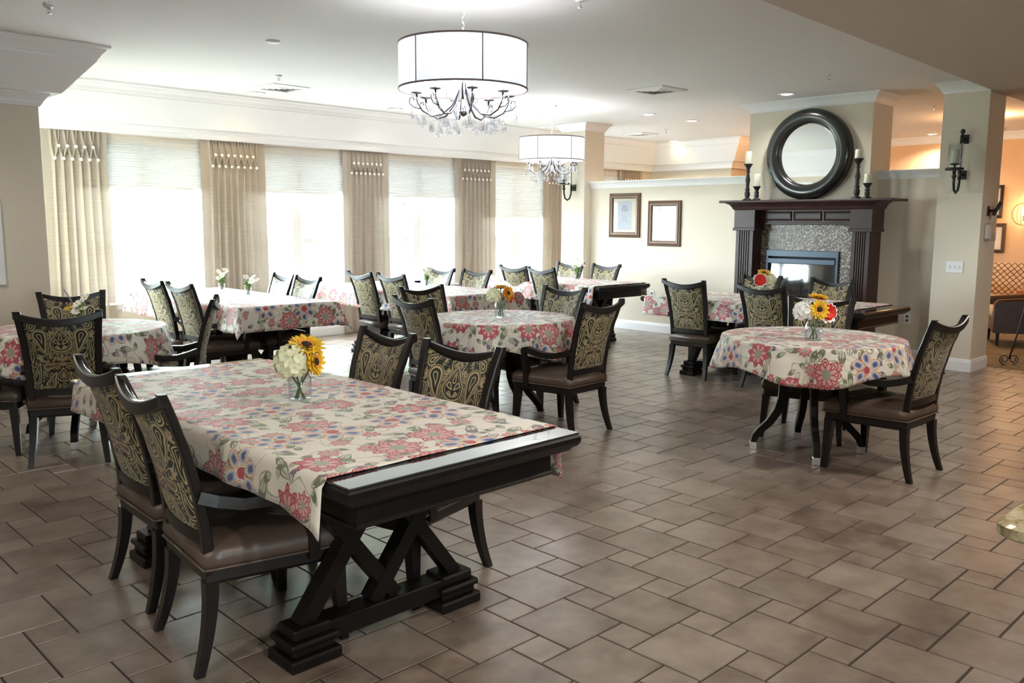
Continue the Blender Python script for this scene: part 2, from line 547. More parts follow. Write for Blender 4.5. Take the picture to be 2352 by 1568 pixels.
def mat_carpet():
    m = MatB('patterned_carpet')
    o = m.obj()
    n1 = m.noise(o, 5, 3, 0.6, 1.5); n2 = m.noise(o, 200, 1)
    c = m.ramp(n1 * 0.8 + n2 * 0.2, [(0.36, (0.05, 0.035, 0.02)), (0.48, (0.20, 0.14, 0.07)), (0.60, (0.10, 0.075, 0.035))])
    m.color(c); m.set(Roughness=0.95)
    return m.m


MAT['carpet'] = mat_carpet()


def mat_lattice():
    """cream upholstery with a brown lattice of rings"""
    m = MatB('lattice_upholstery')
    u, v = m.uv()
    s_ = 0.085
    d = ((u + v) / s_).fract() - 0.5
    e = ((u - v) / s_).fract() - 0.5
    g = ((d.abs() < 0.10) + (e.abs() < 0.10)).clamp()
    h = hyp(d.abs() - 0.0, e.abs() - 0.0)
    g2 = (h > 0.12) * (h < 0.20)
    m.color(m.mix(g.max(g2), (0.66, 0.53, 0.36), (0.17, 0.08, 0.04)))
    m.set(Roughness=0.8)
    return m.m


MAT['lattice'] = mat_lattice()


def mat_drawing(name, mat_c, ink, kind):
    """art behind glass: pale mount with a soft pencil study"""
    m = MatB(name)
    u, v = m.uv()
    if kind == 0:
        inner = (u.abs() < 0.125) * ((v + 0.0).abs() < 0.20)
        paper = (0.29, 0.30, 0.34)
        n = m.noise(m.comb(u, v), 22, 4)
        head = hyp(u / 0.052, (v - 0.055) / 0.075)
        hair = (head < 1.25) * (head > 0.0) * ((v + n * 0.06) > 0.085)
        face = (head - 0.98).abs() < 0.07
        neck = ((u.abs() - 0.028).abs() < 0.006) * (v < -0.02) * (v > -0.06)
        sh = ((v + 0.065 + u * u * 6.0).abs() < 0.008) * (u.abs() < 0.11)
        feat = ((v - 0.07).abs() < 0.005) * ((u.abs() - 0.02).abs() < 0.010) + ((v - 0.018).abs() < 0.004) * (u.abs() < 0.014) + ((v - 0.042).abs() < 0.014) * (u.abs() < 0.003)
        inkm = (hair * (n * 0.6 + 0.35) + face * 0.55 + neck * 0.5 + sh * 0.4 + feat.clamp() * 0.6).clamp()
        c = m.mix(inkm, paper, (0.15, 0.16, 0.18))
        c = m.mix(inner, mat_c, c)
    else:
        inner = (u.abs() < 0.10) * (v.abs() < 0.15)
        e = hyp(u / 0.06, (v + 0.02) / 0.09)
        arc = ((e - 1.0).abs() < 0.05) * (v > -0.03) + ((u.abs() - (0.05 - v * 0.5)).abs() < 0.003) * (v < 0.08)
        c = m.mix(arc.clamp() * 0.45, (0.74, 0.74, 0.70), ink)
        c = m.mix(inner, mat_c, c)
    m.color(c)
    m.set(Roughness=0.4)
    m.b.inputs['Coat Weight'].default_value = 0.35
    m.b.inputs['Coat Roughness'].default_value = 0.03
    return m.m


MAT['portrait'] = mat_drawing('pencil_portrait', (0.46, 0.40, 0.31), (0.2, 0.2, 0.2), 0)
MAT['sketch'] = mat_drawing('pale_sketch', (0.50, 0.51, 0.46), (0.3, 0.3, 0.3), 1)
MAT['lounge_art'] = mat_drawing('lounge_art', (0.74, 0.66, 0.58), (0.35, 0.3, 0.3), 1)

# ------------------------------------------------------------------ mesh helpers


class MB:
    """collects shapes; build() links them as ONE mesh object"""
    def __init__(s): s.v, s.f, s.mi, s.uvs, s.sm = [], [], [], {}, []

    def add(s, verts, faces, mi=0, uv=None, smooth=False):
        o = len(s.v); s.v += [tuple(p) for p in verts]
        for f in faces:
            s.f.append(tuple(i + o for i in f)); s.mi.append(mi); s.sm.append(smooth)
        if uv:
            for i, t in enumerate(uv): s.uvs[o + i] = t
        return s

    def box(s, x0, x1, y0, y1, z0, z1, mi=0, mtx=None):
        v = [(x, y, z) for z in (z0, z1) for y in (y0, y1) for x in (x0, x1)]
        if mtx is not None: v = [mtx @ Vector(p) for p in v]
        return s.add(v, [(0, 2, 3, 1), (4, 5, 7, 6), (0, 1, 5, 4), (2, 6, 7, 3), (0, 4, 6, 2), (1, 3, 7, 5)], mi)

    def bbox(s, x0, x1, y0, y1, z0, z1, b=0.006, mi=0, mtx=None):
        """box with chamfered vertical edges and top/bottom edges"""
        pl = lambda i: [(x0 + i, y0 + b), (x0 + b, y0 + i), (x1 - b, y0 + i), (x1 - i, y0 + b), (x1 - i, y1 - b), (x1 - b, y1 - i), (x0 + b, y1 - i), (x0 + i, y1 - b)]
        def ring(i, z): return [(x, y, z) for x, y in pl(i)]
        rs = [ring(b * .7, z0), ring(0, z0 + b), ring(0, z1 - b), ring(b * .7, z1)]
        return s.loft(rs, mi=mi, mtx=mtx)

    def loft(s, rings, mi=0, close=True, cap=True, mtx=None, smooth=False, uv=None):
        n = len(rings[0]); v = [p for r in rings for p in r]
        if mtx is not None: v = [mtx @ Vector(p) for p in v]
        f = []
        for i in range(len(rings) - 1):
            for j in range(n if close else n - 1):
                k = (j + 1) % n
                f.append((i * n + j, i * n + k, (i + 1) * n + k, (i + 1) * n + j))
        if cap and close:
            f.append(tuple(reversed(range(n)))); f.append(tuple((len(rings) - 1) * n + j for j in range(n)))
        return s.add(v, f, mi, uv, smooth)

    def lathe(s, prof, seg=20, c=(0, 0, 0), mi=0, cap=True, smooth=True, ax='z'):
        rings = []
        for r, z in prof:
            ring = []
            for j in range(seg):
                a = 2 * PI * j / seg
                p = (r * math.cos(a), r * math.sin(a), z)
                if ax == 'x': p = (p[2], p[0], p[1])
                if ax == 'y': p = (p[0], -p[2], p[1])
                ring.append((c[0] + p[0], c[1] + p[1], c[2] + p[2]))
            rings.append(ring)
        return s.loft(rings, mi=mi, cap=cap, smooth=smooth)

    def tube(s, pts, r, seg=8, mi=0, cap=True, smooth=True):
        pts = [Vector(p) for p in pts]; n = len(pts)
        rr = r if isinstance(r, (list, tuple)) else [r] * n
        up = None; rings = []
        for i, p in enumerate(pts):
            d = (pts[min(i + 1, n - 1)] - pts[max(i - 1, 0)]).normalized()
            if up is None:
                up = Vector((0, 0, 1)) if abs(d.z) < 0.9 else Vector((1, 0, 0))
            a = (up - d * up.dot(d)).normalized(); up = a
            b = d.cross(a)
            rings.append([tuple(p + (a * math.cos(2 * PI * j / seg) + b * math.sin(2 * PI * j / seg)) * rr[i]) for j in range(seg)])
        return s.loft(rings, mi=mi, cap=cap, smooth=smooth)

    def ell(s, c, r, seg=14, rings=8, mi=0, jit=0.0, mtx=None):
        prof = []; v = []; rs = []
        for i in range(rings + 1):
            t = -PI / 2 + PI * i / rings
            ring = []
            for j in range(seg):
                a = 2 * PI * j / seg; k = 1 + random.uniform(-jit, jit)
                ring.append((c[0] + r[0] * max(math.cos(t), 1e-3) * math.cos(a) * k, c[1] + r[1] * max(math.cos(t), 1e-3) * math.sin(a) * k, c[2] + r[2] * math.sin(t) * k))
            rs.append(ring)
        return s.loft(rs, mi=mi, smooth=True, mtx=mtx)

    def bar(s, a, b, w, h, mi=0, up=(0, 0, 1)):
        """square bar from a to b, w wide (sideways), h in the up plane"""
        a = Vector(a); b = Vector(b); d = (b - a).normalized()
        u = Vector(up); sd = d.cross(u).normalized(); u = sd.cross(d)
        rs = []
        for p in (a, b):
            rs.append([tuple(p + sd * x * w / 2 + u * y * h / 2) for x, y in ((-1, -1), (1, -1), (1, 1), (-1, 1))])
        return s.loft(rs, mi=mi)

    def build(s, name, mats, parent=None, loc=None, bevel=0.0, smooth=None):
        me = bpy.data.meshes.new(name)
        me.from_pydata(s.v, [], s.f)
        if not isinstance(mats, (list, tuple)): mats = [mats]
        for m in mats: me.materials.append(MAT[m] if isinstance(m, str) else m)
        for p, mi, sm in zip(me.polygons, s.mi, s.sm):
            p.material_index = mi; p.use_smooth = sm if smooth is None else smooth
        if s.uvs:
            ul = me.uv_layers.new(name='UVMap')
            for lp in me.loops:
                ul.data[lp.index].uv = s.uvs.get(lp.vertex_index, (0, 0))
        bm = bmesh.new(); bm.from_mesh(me)
        bmesh.ops.recalc_face_normals(bm, faces=bm.faces)
        bm.to_mesh(me); bm.free()
        me.update()
        o = bpy.data.objects.new(name, me); COL.objects.link(o)
        if parent is not None: o.parent = parent
        if loc is not None: o.location = loc
        if bevel:
            bv = o.modifiers.new('edge', 'BEVEL'); bv.width = bevel; bv.segments = 2; bv.limit_method = 'ANGLE'
        return o


def sweep(mb, prof, path, closed=False, mi=0, smooth=False):
    """profile [(p outward to the right of travel, z)] along a plan path with mitred corners"""
    n = len(path); rings = []
    for i in range(n):
        P = Vector(path[i])
        ds = []
        if closed or i > 0: ds.append((Vector(path[i]) - Vector(path[i - 1])).normalized())
        if closed or i < n - 1: ds.append((Vector(path[(i + 1) % n]) - P).normalized())
        ns = [Vector((d.y, -d.x)) for d in ds]
        if len(ns) == 2:
            m = (ns[0] + ns[1]); m = m / max(m.dot(ns[0]), 0.2)
        else: m = ns[0]
        rings.append([(P.x + m.x * p, P.y + m.y * p, z) for p, z in prof])
    if closed: rings.append(rings[0])
    mb.loft(rings, mi=mi, close=True, cap=not closed, smooth=smooth)
    return mb


def tag(o, label=None, cat=None, group=None, kind=None):
    if label: o['label'] = label
    if cat: o['category'] = cat
    if group: o['group'] = group
    if kind: o['kind'] = kind
    return o


def empty(name, loc=(0, 0, 0), rz=0.0, label=None, cat=None, group=None):
    o = bpy.data.objects.new(name, None); COL.objects.link(o)
    o.location = loc; o.rotation_euler = (0, 0, rz); o.empty_display_size = 0.1
    return tag(o, label, cat, group)


def dup(root, loc, rz, label, group=None):
    def cp(o, par):
        c = o.copy(); COL.objects.link(c)
        if par is not None: c.parent = par
        for ch in o.children: cp(ch, c)
        return c
    r = cp(root, None)
    r.location = loc; r.rotation_euler = (0, 0, rz); r['label'] = label
    if group: r['group'] = group
    return r


def struct(mb, name, mats, **kw): return tag(mb.build(name, mats, **kw), kind='structure')


# ------------------------------------------------------------------ the setting
TOPZ = 2.92
# floor: large and small square tiles in a two-size pinwheel, bevelled over grout


def floor():
    a, b = 0.300, 0.147
    ox, oy = 2.475, 1.778
    x0, x1, y0, y1 = -1.2, 10.05, -1.2, 9.9
    g = 0.0034; bv = 0.002
    v, f, mi, tone = [], [], [], []

    def tile(px, py, s):
        c0x, c1x = max(px + g, x0), min(px + s - g, x1); c0y, c1y = max(py + g, y0), min(py + s - g, y1)
        if c1x - c0x < 0.02 or c1y - c0y < 0.02: return
        if c1x > 9.985 and c0y < 3.2 and c0x > 9.97: return
        o = len(v)
        for i, z in ((0, -0.004), (bv, 0.0)):
            v.extend([(c0x + i, c0y + i, z), (c1x - i, c0y + i, z), (c1x - i, c1y - i, z), (c0x + i, c1y - i, z)])
        fs = [(4, 5, 6, 7), (0, 1, 5, 4), (1, 2, 6, 5), (2, 3, 7, 6), (3, 0, 4, 7)]
        t = random.random()
        for q in fs:
            f.append(tuple(o + k for k in q)); mi.append(0); tone.append(t)
    for m in range(-60, 60):
        for n in range(-60, 60):
            px = ox + m * b + n * a; py = oy + m * a - n * b
            if x0 - .4 < px < x1 + .4 and y0 - .4 < py < y1 + .4:
                tile(px, py, a); tile(px, py + a, b)
    o = len(v)
    v.extend([(-5, -5, -0.0035), (10.05, -5, -0.0035), (10.05, 9.9, -0.0035), (-5, 9.9, -0.0035)])
    f.append((o, o + 1, o + 2, o + 3)); mi.append(1); tone.append(0.5)
    o = len(v)
    v.extend([(-5, -5, -0.05), (10.05, -5, -0.05), (10.05, 9.9, -0.05), (-5, 9.9, -0.05)])
    f.append((o + 3, o + 2, o + 1, o)); mi.append(1); tone.append(0.5)
    # plain tiled remainder behind the viewpoint
    for (qx0, qx1, qy0, qy1) in ((-5, x0, -5, 9.9), (x0, 10.05, -5, y0)):
        o = len(v); v.extend([(qx0, qy0, 0), (qx1, qy0, 0), (qx1, qy1, 0), (qx0, qy1, 0)])
        f.append((o, o + 1, o + 2, o + 3)); mi.append(0); tone.append(0.5)
    me = bpy.data.meshes.new('floor'); me.from_pydata(v, [], f)
    me.materials.append(MAT['tile']); me.materials.append(MAT['grout'])
    at = me.attributes.new('tone', 'FLOAT', 'FACE')
    for i, p in enumerate(me.polygons):
        p.material_index = mi[i]; at.data[i].value = tone[i]
    ob = bpy.data.objects.new('floor', me); COL.objects.link(ob)
    tag(ob, kind='structure')


floor()
struct(MB().box(10.0, 15.1, -5, 9.9, -0.05, 0.004), 'floor_lounge', 'carpet')

struct(MB().box(-5, 15.2, -5, 10.05, TOPZ, TOPZ + 0.1), 'ceiling', 'ceiling')
# lower ceiling over the viewpoint; its edge runs from near the camera to the near pillar
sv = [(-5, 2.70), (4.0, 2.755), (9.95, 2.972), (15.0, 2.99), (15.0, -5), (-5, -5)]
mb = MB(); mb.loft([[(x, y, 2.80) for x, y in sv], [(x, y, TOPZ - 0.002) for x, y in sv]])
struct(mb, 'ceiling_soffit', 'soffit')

# walls
YW = 9.885
WH = 0.775
mb = MB()
edges = []
for wx in WINX: edges += [wx - WH, wx + WH]
mb.box(2.3, 13.3, YW, YW + 0.16, 0, 0.60); mb.box(2.3, 13.3, YW, YW + 0.16, 2.33, 2.75)
cuts = [2.3] + edges + [13.3]
for i in range(0, len(cuts), 2): mb.box(cuts[i], cuts[i + 1], YW, YW + 0.16, 0.60, 2.33)
struct(mb, 'wall_window', 'wall')
mb = MB().box(-5, 2.35, 8.05, 8.20, 0, 2.90)
mb.box(2.20, 2.35, 8.20, 10.04, 0, .60).box(2.20, 2.35, 8.20, 10.04, 2.33, 2.90).box(2.20, 2.35, 8.20, 8.36, .60, 2.33).box(2.20, 2.35, 9.66, 10.04, .60, 2.33)
struct(mb, 'wall_left', 'wall')
struct(MB().box(9.77, 9.92, 5.655, 8.35, 0, 2.0).box(9.77, 9.92, 3.41, 4.16, 0, 2.0), 'wall_half', 'wall')
struct(MB().box(13.28, 15.1, 8.2, 10.0, 0, 2.72), 'wall_alcove', 'wall')
struct(MB().box(15.0, 15.15, -5, 8.2, 0, TOPZ), 'wall_lounge', 'peach')
struct(MB().box(-5.1, -5, -5, 10, 0, TOPZ), 'wall_back', 'wall')
mb = MB().box(-5, -1.3, -5.1, -5, 0, TOPZ).box(0, 15.1, -5.1, -5, 0, TOPZ).box(-1.3, 0, -5.1, -5, 0, .9).box(-1.3, 0, -5.1, -5, 2.2, TOPZ)  # opening added out of view to let fill light in
struct(mb, 'wall_side', 'wall')
mb = MB().box(-1.3, -1.24, -5.08, -5.02, .9, 2.2).box(-.06, 0, -5.08, -5.02, .9, 2.2).box(-.68, -.62, -5.08, -5.02, .9, 2.2).box(-1.3, 0, -5.08, -5.02, .9, .96).box(-1.3, 0, -5.08, -5.02, 2.14, 2.2)
w = tag(mb.build('window_7', 'white_trim'), kind='structure')  # unseen window, added for soft fill on the near side of the room
MB().box(-1.26, -.04, -5.052, -5.048, .93, 2.17).build('glass_pane', 'pane', w)
struct(MB().box(9.54, 10.05, 4.157, 5.655, 0, TOPZ), 'wall_chimney_breast', 'wall')
struct(MB().box(9.47, 9.95, 2.976, 3.41, 0, TOPZ), 'pillar_near', 'wall')
struct(MB().box(9.62, 10.05, 8.35, 8.79, 0, TOPZ), 'pillar_far', 'wall')

# mouldings


def crown(p, h, top, base=0.0):
    """crown moulding profile from the wall up to `top`"""
    z = top - h
    pts = [(base, z), (base + 0.10 * p, z), (base + 0.14 * p, z + 0.10 * h), (base + 0.22 * p, z + 0.16 * h), (base + 0.30 * p, z + 0.34 * h),
           (base + 0.52 * p, z + 0.60 * h), (base + 0.72 * p, z + 0.72 * h), (base + 0.78 * p, z + 0.80 * h), (base + 0.94 * p, z + 0.86 * h), (base + p, z + 0.93 * h), (base + p, top), (base, top)]
    return pts


def cove(k):
    lo = [(0.0, 2.435), (0.012, 2.435), (0.016, 2.448), (0.026, 2.456), (0.038, 2.484), (0.058, 2.505), (0.064, 2.515), (0.078, 2.522), (0.078, 2.537)]
    hi = [(0.145, 2.541), (0.365, 2.800), (0.368, 2.815), (0.378, 2.822), (0.392, 2.850), (0.420, 2.880), (0.428, 2.892), (0.450, 2.900), (0.455, 2.918), (-0.02, 2.918), (-0.02, 2.435)]
    return [(p * k, z) for p, z in lo + hi]


mb = MB()
sweep(mb, cove(1.0), [(-5, 8.05), (2.35, 8.05), (2.35, 9.85)])
struct(mb, 'trim_1', 'white_trim')
mb = MB()
sweep(mb, cove(0.84), [(2.36, 9.80), (13.2, 9.80), (13.2, 8.15), (14.98, 8.15)])
mb.box(2.36, 13.2, 9.80, YW, 2.43, 2.46)
struct(mb, 'trim_2', 'white_trim')
struct(sweep(MB(), crown(0.10, 0.11, TOPZ - 0.002), [(10.05, 4.157), (9.54, 4.157), (9.54, 5.655), (10.05, 5.655)][::-1]), 'trim_3', 'white_trim')
struct(sweep(MB(), crown(0.085, 0.11, TOPZ - 0.002), [(9.95, 3.41), (9.47, 3.41), (9.47, 2.976)]), 'trim_4', 'white_trim')
struct(sweep(MB(), crown(0.085, 0.11, TOPZ - 0.002), [(9.62, 8.35), (10.05, 8.35), (10.05, 8.79), (9.62, 8.79)], closed=True), 'trim_5', 'white_trim')
struct(sweep(MB(), crown(0.10, 0.12, TOPZ - 0.002), [(15.0, 8.2), (15.0, 3.0)]), 'trim_6', 'white_trim')
for i, (ya, yb) in enumerate(((5.655, 8.35), (3.41, 4.16))):
    mb = MB(); sweep(mb, crown(0.065, 0.095, 2.085), [(9.77, yb), (9.77, ya)]); mb.box(9.76, 9.95, ya, yb, 2.0, 2.085)
    struct(mb, 'trim_%d' % (7 + i), 'white_trim')
BB = [(0.0, 0.0), (0.016, 0.0), (0.016, 0.095), (0.012, 0.105), (0.010, 0.118), (0.004, 0.128), (0.0, 0.128)]
struct(sweep(MB(), BB, [(2.36, YW), (13.28, YW)]), 'baseboard_window', 'white_trim')
struct(sweep(MB(), BB, [(9.77, 8.35), (9.77, 5.62)]), 'baseboard_half', 'white_trim')
struct(sweep(MB(), BB, [(9.77, 4.16), (9.77, 3.41), (9.47, 3.41), (9.47, 2.976), (9.95, 2.976)]), 'baseboard_pillar', 'white_trim')
struct(sweep(MB(), BB, [(-5, 8.05), (2.35, 8.05), (2.35, 9.85)]), 'baseboard_left', 'white_trim')

# windows: frame, two sashes, centre mullion, sill and panes
for i, wx in enumerate(WINX):
    mb = MB()
    a, b = wx - WH, wx + WH
    y0, y1 = YW + 0.05, YW + 0.13
    mb.box(a, a + 0.05, y0, y1, 0.60, 2.33); mb.box(b - 0.05, b, y0, y1, 0.60, 2.33)
    mb.box(a, b, y0, y1, 0.60, 0.655); mb.box(a, b, y0, y1, 2.28, 2.33)
    mb.box(wx - 0.055, wx + 0.055, y0, y1, 0.60, 2.33)
    mb.box(a, b, y0 + 0.02, y1 - 0.01, 1.225, 1.275)
    mb.box(a - 0.04, b + 0.04, YW - 0.05, YW + 0.06, 0.575, 0.602)
    mb.box(a - 0.02, b + 0.02, YW - 0.018, YW, 0.52, 0.575)
    w = tag(mb.build('window_%d' % (i + 1), 'white_trim'), kind='structure')
    for (pa, pb) in ((a + 0.04, wx - 0.05), (wx + 0.05, b - 0.04)):
        MB().box(pa, pb, YW + 0.088, YW + 0.093, 0.64, 2.29).build('glass_pane', 'pane', w)

mb = MB()
mb.box(2.22, 2.30, 8.36, 8.41, .60, 2.33).box(2.22, 2.30, 9.61, 9.66, .60, 2.33).box(2.22, 2.30, 8.36, 9.66, .60, .655).box(2.22, 2.30, 8.36, 9.66, 2.28, 2.33)
mb.box(2.22, 2.30, 8.97, 9.05, .60, 2.33).box(2.23, 2.29, 8.36, 9.66, 1.225, 1.275)
w = tag(mb.build('window_6', 'white_trim'), kind='structure')
MB().box(2.255, 2.260, 8.40, 9.62, .64, 2.29).build('glass_pane', 'pane', w)

# outside: lawn and trees, nearly lost in the glare
struct(MB().box(2.36, 34, 10.06, 16.0, -0.25, -0.05), 'patio', 'concrete')
struct(MB().box(-30, 60, 8.3, 70, -0.40, -0.27), 'lawn', 'lawn')


def tree(x, y, h, r, lab):
    t = empty('tree', (x, y, -0.05), 0, lab, 'tree', 'trees on the lawn')
    MB().tube([(0, 0, 0), (0.05, 0, h * .35), (0, .05, h * .7)], [r * .09, r * .07, r * .03]).build('trunk', 'bark', t)
    mb = MB()
    for k in range(9):
        a = random.uniform(0, 2 * PI); d = random.uniform(0, r * .6)
        rr = random.uniform(.4, .65) * r
        mb.ell((d * math.cos(a), d * math.sin(a), h * random.uniform(.5, .95)), (rr, rr, rr * .8), 12, 7, jit=.12)
    mb.build('crown', 'tree_leaf', t)


for k, (x, y, h, r, lab) in enumerate([(11.5, 19, 4.2, 1.6, 'pale green tree on the lawn seen through the window left of the twin-folded curtain'),
                                       (16.5, 22, 5.0, 2.0, 'pale green tree outside, seen through the third window'),
                                       (7.2, 21, 4.6, 1.8, 'pale green tree outside, seen through the first window'),
                                       (22.0, 24, 5.0, 2.2, 'pale green tree outside, seen through the fourth window')]):
    tree(x, y, h, r, ['pale green tree outside the second window', 'pale green tree outside the third window',
                      'pale green tree outside the leftmost window', 'pale green tree outside the fourth window with the long shade'][k])

# ------------------------------------------------------------------ curtains and shades


def curtain(x0, x1, nb, label):
    w = x1 - x0; xc = (x0 + x1) / 2; top, bot = 2.428, 0.015
    z1, z2 = 2.265, 2.135                               # button rows
    t = empty('curtain', (xc, 9.858, 0), 0, label, 'curtain', 'curtains between the windows')
    m0, m1 = -w / 2 + w * .14, w / 2 - w * .13
    nr = 2 * nb                                          # gathered ridges
    sp = (m1 - m0) / (nr - 1)
    rx = [m0 + sp * j for j in range(nr)]
    up = [(rx[2 * k + 1] + rx[min(2 * k + 2, nr - 1)]) / 2 for k in range(nb - 1)]     # upper buttons pull pairs
    lo = [(rx[2 * k] + rx[2 * k + 1]) / 2 for k in range(nb)]                         # lower buttons pull the shifted pairs

    def ridge(j, z):
        pu = up[min(max((j - 1) // 2, 0), nb - 2)] if 0 < j < nr - 1 else rx[j]
        pl = lo[j // 2]
        if z >= z1: s_ = min(1, (z - z1) / (top - z1)); return pu * (1 - s_) + rx[j] * s_
        if z >= z2: s_ = (z - z2) / (z1 - z2); return pl * (1 - s_) + pu * s_
        s_ = (z2 - z) / (z2 - bot); return pl * (1 + 0.10 * s_)
    nx, zs = 150, [top - (top - z2) * i / 16 for i in range(17)] + [z2 - (z2 - bot) * ((i / 22) ** 1.15) for i in range(1, 23)]
    v, uv, f = [], [], []
    rnd = random.Random(label)
    ph = [rnd.uniform(-.5, .5) for _ in range(nb)]
    for z in zs:
        fan = 1.0 + 0.03 * (top - z) / (top - bot)
        rj = [ridge(j, z) for j in range(nr)]
        s_ = max(0, (z2 - z) / (z2 - bot))
        wd = 0.008 + 0.009 * s_
        for i in range(nx + 1):
            x = -w / 2 + w * i / nx
            d = 0
            for q in rj: d = max(d, math.exp(-((x - q) / wd) ** 2))
            env = min(1, min(x + w / 2, w / 2 - x) / (w * .14))
            dep = 0.036 * d * (1 - s_ * .15) + 0.024 * s_ * env * math.sin(x * 2 * PI / (sp * 4.2) + ph[0] * 4) * (0.6 + .4 * math.sin(x * 9 + ph[1] * 6)) + .012 * (1 - env)
            v.append((x * fan, -dep, z)); uv.append((x + d * .02, z))
    for r in range(len(zs) - 1):
        for i in range(nx):
            q = r * (nx + 1) + i; f.append((q, q + 1, q + nx + 2, q + nx + 1))
    o = MB().add(v, f, 0, uv, True).build('drape', 'curtain', t)
    mb = MB()
    for k in range(nb - 1):
        for p in (lo[k], lo[k + 1]): mb.tube([(up[k], -.040, z1), ((up[k] + p) / 2, -.042, (z1 + z2) / 2), (p, -.040, z2)], .006, 6)
    mb.build('smocking', 'curtain', t)
    bt = MB().lathe([(0.001, 0), (.0175, 0), (.0175, .006), (.012, .010), (.001, .011)], 14, ax='y')
    b0 = None
    for (bx, bz) in [(p, z1) for p in up] + [(p, z2) for p in lo]:
        if b0 is None:
            b0 = bt.build('button', 'button', t); b = b0
        else:
            b = b0.copy(); COL.objects.link(b); b.parent = t
        b.location = (bx, -.040, bz)


curtain(2.88, 3.525, 6, 'leftmost beige curtain, beside the left wall')
curtain(4.565, 5.385, 8, 'wide tan curtain between the first and second windows')
curtain(6.505, 7.245, 8, 'beige curtain between the second and third windows')
curtain(8.44, 9.265, 8, 'beige curtain between the third and fourth windows')
curtain(10.33, 11.02, 7, 'narrow strip of beige curtain just left of the far pillar')
curtain(12.28, 12.95, 7, 'tan curtain top peeking over the half wall in the alcove')

BL = [('pleated white shade on the leftmost window', 1.857), ('pleated white shade on the second window from the left', 1.857),
      ('pleated white shade on the third window, behind the larger chandelier', 1.850),
      ('pleated white shade on the fourth window, pulled lower than the rest', 1.58), ('pleated shade peeking over the half wall past the far pillar', 1.70)]
for wx, (lab, zb) in zip(WINX, BL):
    t = empty('window_shade', (wx, YW + 0.02, 0), 0, lab, 'window shade', 'pleated shades on the windows')
    n = int((2.40 - zb) / 0.029)
    prof = []
    for i in range(2 * n + 1): prof.append((0.008 if i % 2 else -0.008, 2.40 - (2.40 - zb - 0.02) * i / (2 * n)))
    v, f, uv = [], [], []
    for (d, z) in prof:
        for x in (-0.80, 0.80): v.append((x, d - 0.02, z)); uv.append((x, z))
    for i in range(len(prof) - 1): f.append((2 * i, 2 * i + 1, 2 * i + 3, 2 * i + 2))
    MB().add(v, f, 0, uv).build('pleats', 'blind', t)
    MB().bbox(-0.80, 0.80, -0.034, -0.008, zb - 0.008, zb + 0.020, 0.004).build('bottom_rail', 'white_plastic', t)
    for hx in (-0.35, 0.35): MB().bbox(hx - .02, hx + .02, -0.032, -0.01, zb - 0.022, zb - 0.008, 0.003).build('pull_tab', 'white_plastic', t)

# ------------------------------------------------------------------ dining chair


def lerp_tab(tab, z):
    for (z0, *a), (z1, *b) in zip(tab, tab[1:]):
        if z <= z1:
            s_ = max(0, min(1, (z - z0) / (z1 - z0))); s_ = s_ * s_ * (3 - 2 * s_) * .35 + s_ * .65
            return [p + (q - p) * s_ for p, q in zip(a, b)]
    return list(tab[-1][1:])


STILE = [(0.34, .207, -.213), (0.48, .208, -.222), (0.60, .212, -.240), (0.75, .220, -.275), (0.88, .231, -.318), (0.967, .242, -.352)]   # z, outer x, y


def topz(t): return 0.918 + 0.048 * abs(t) ** 1.9


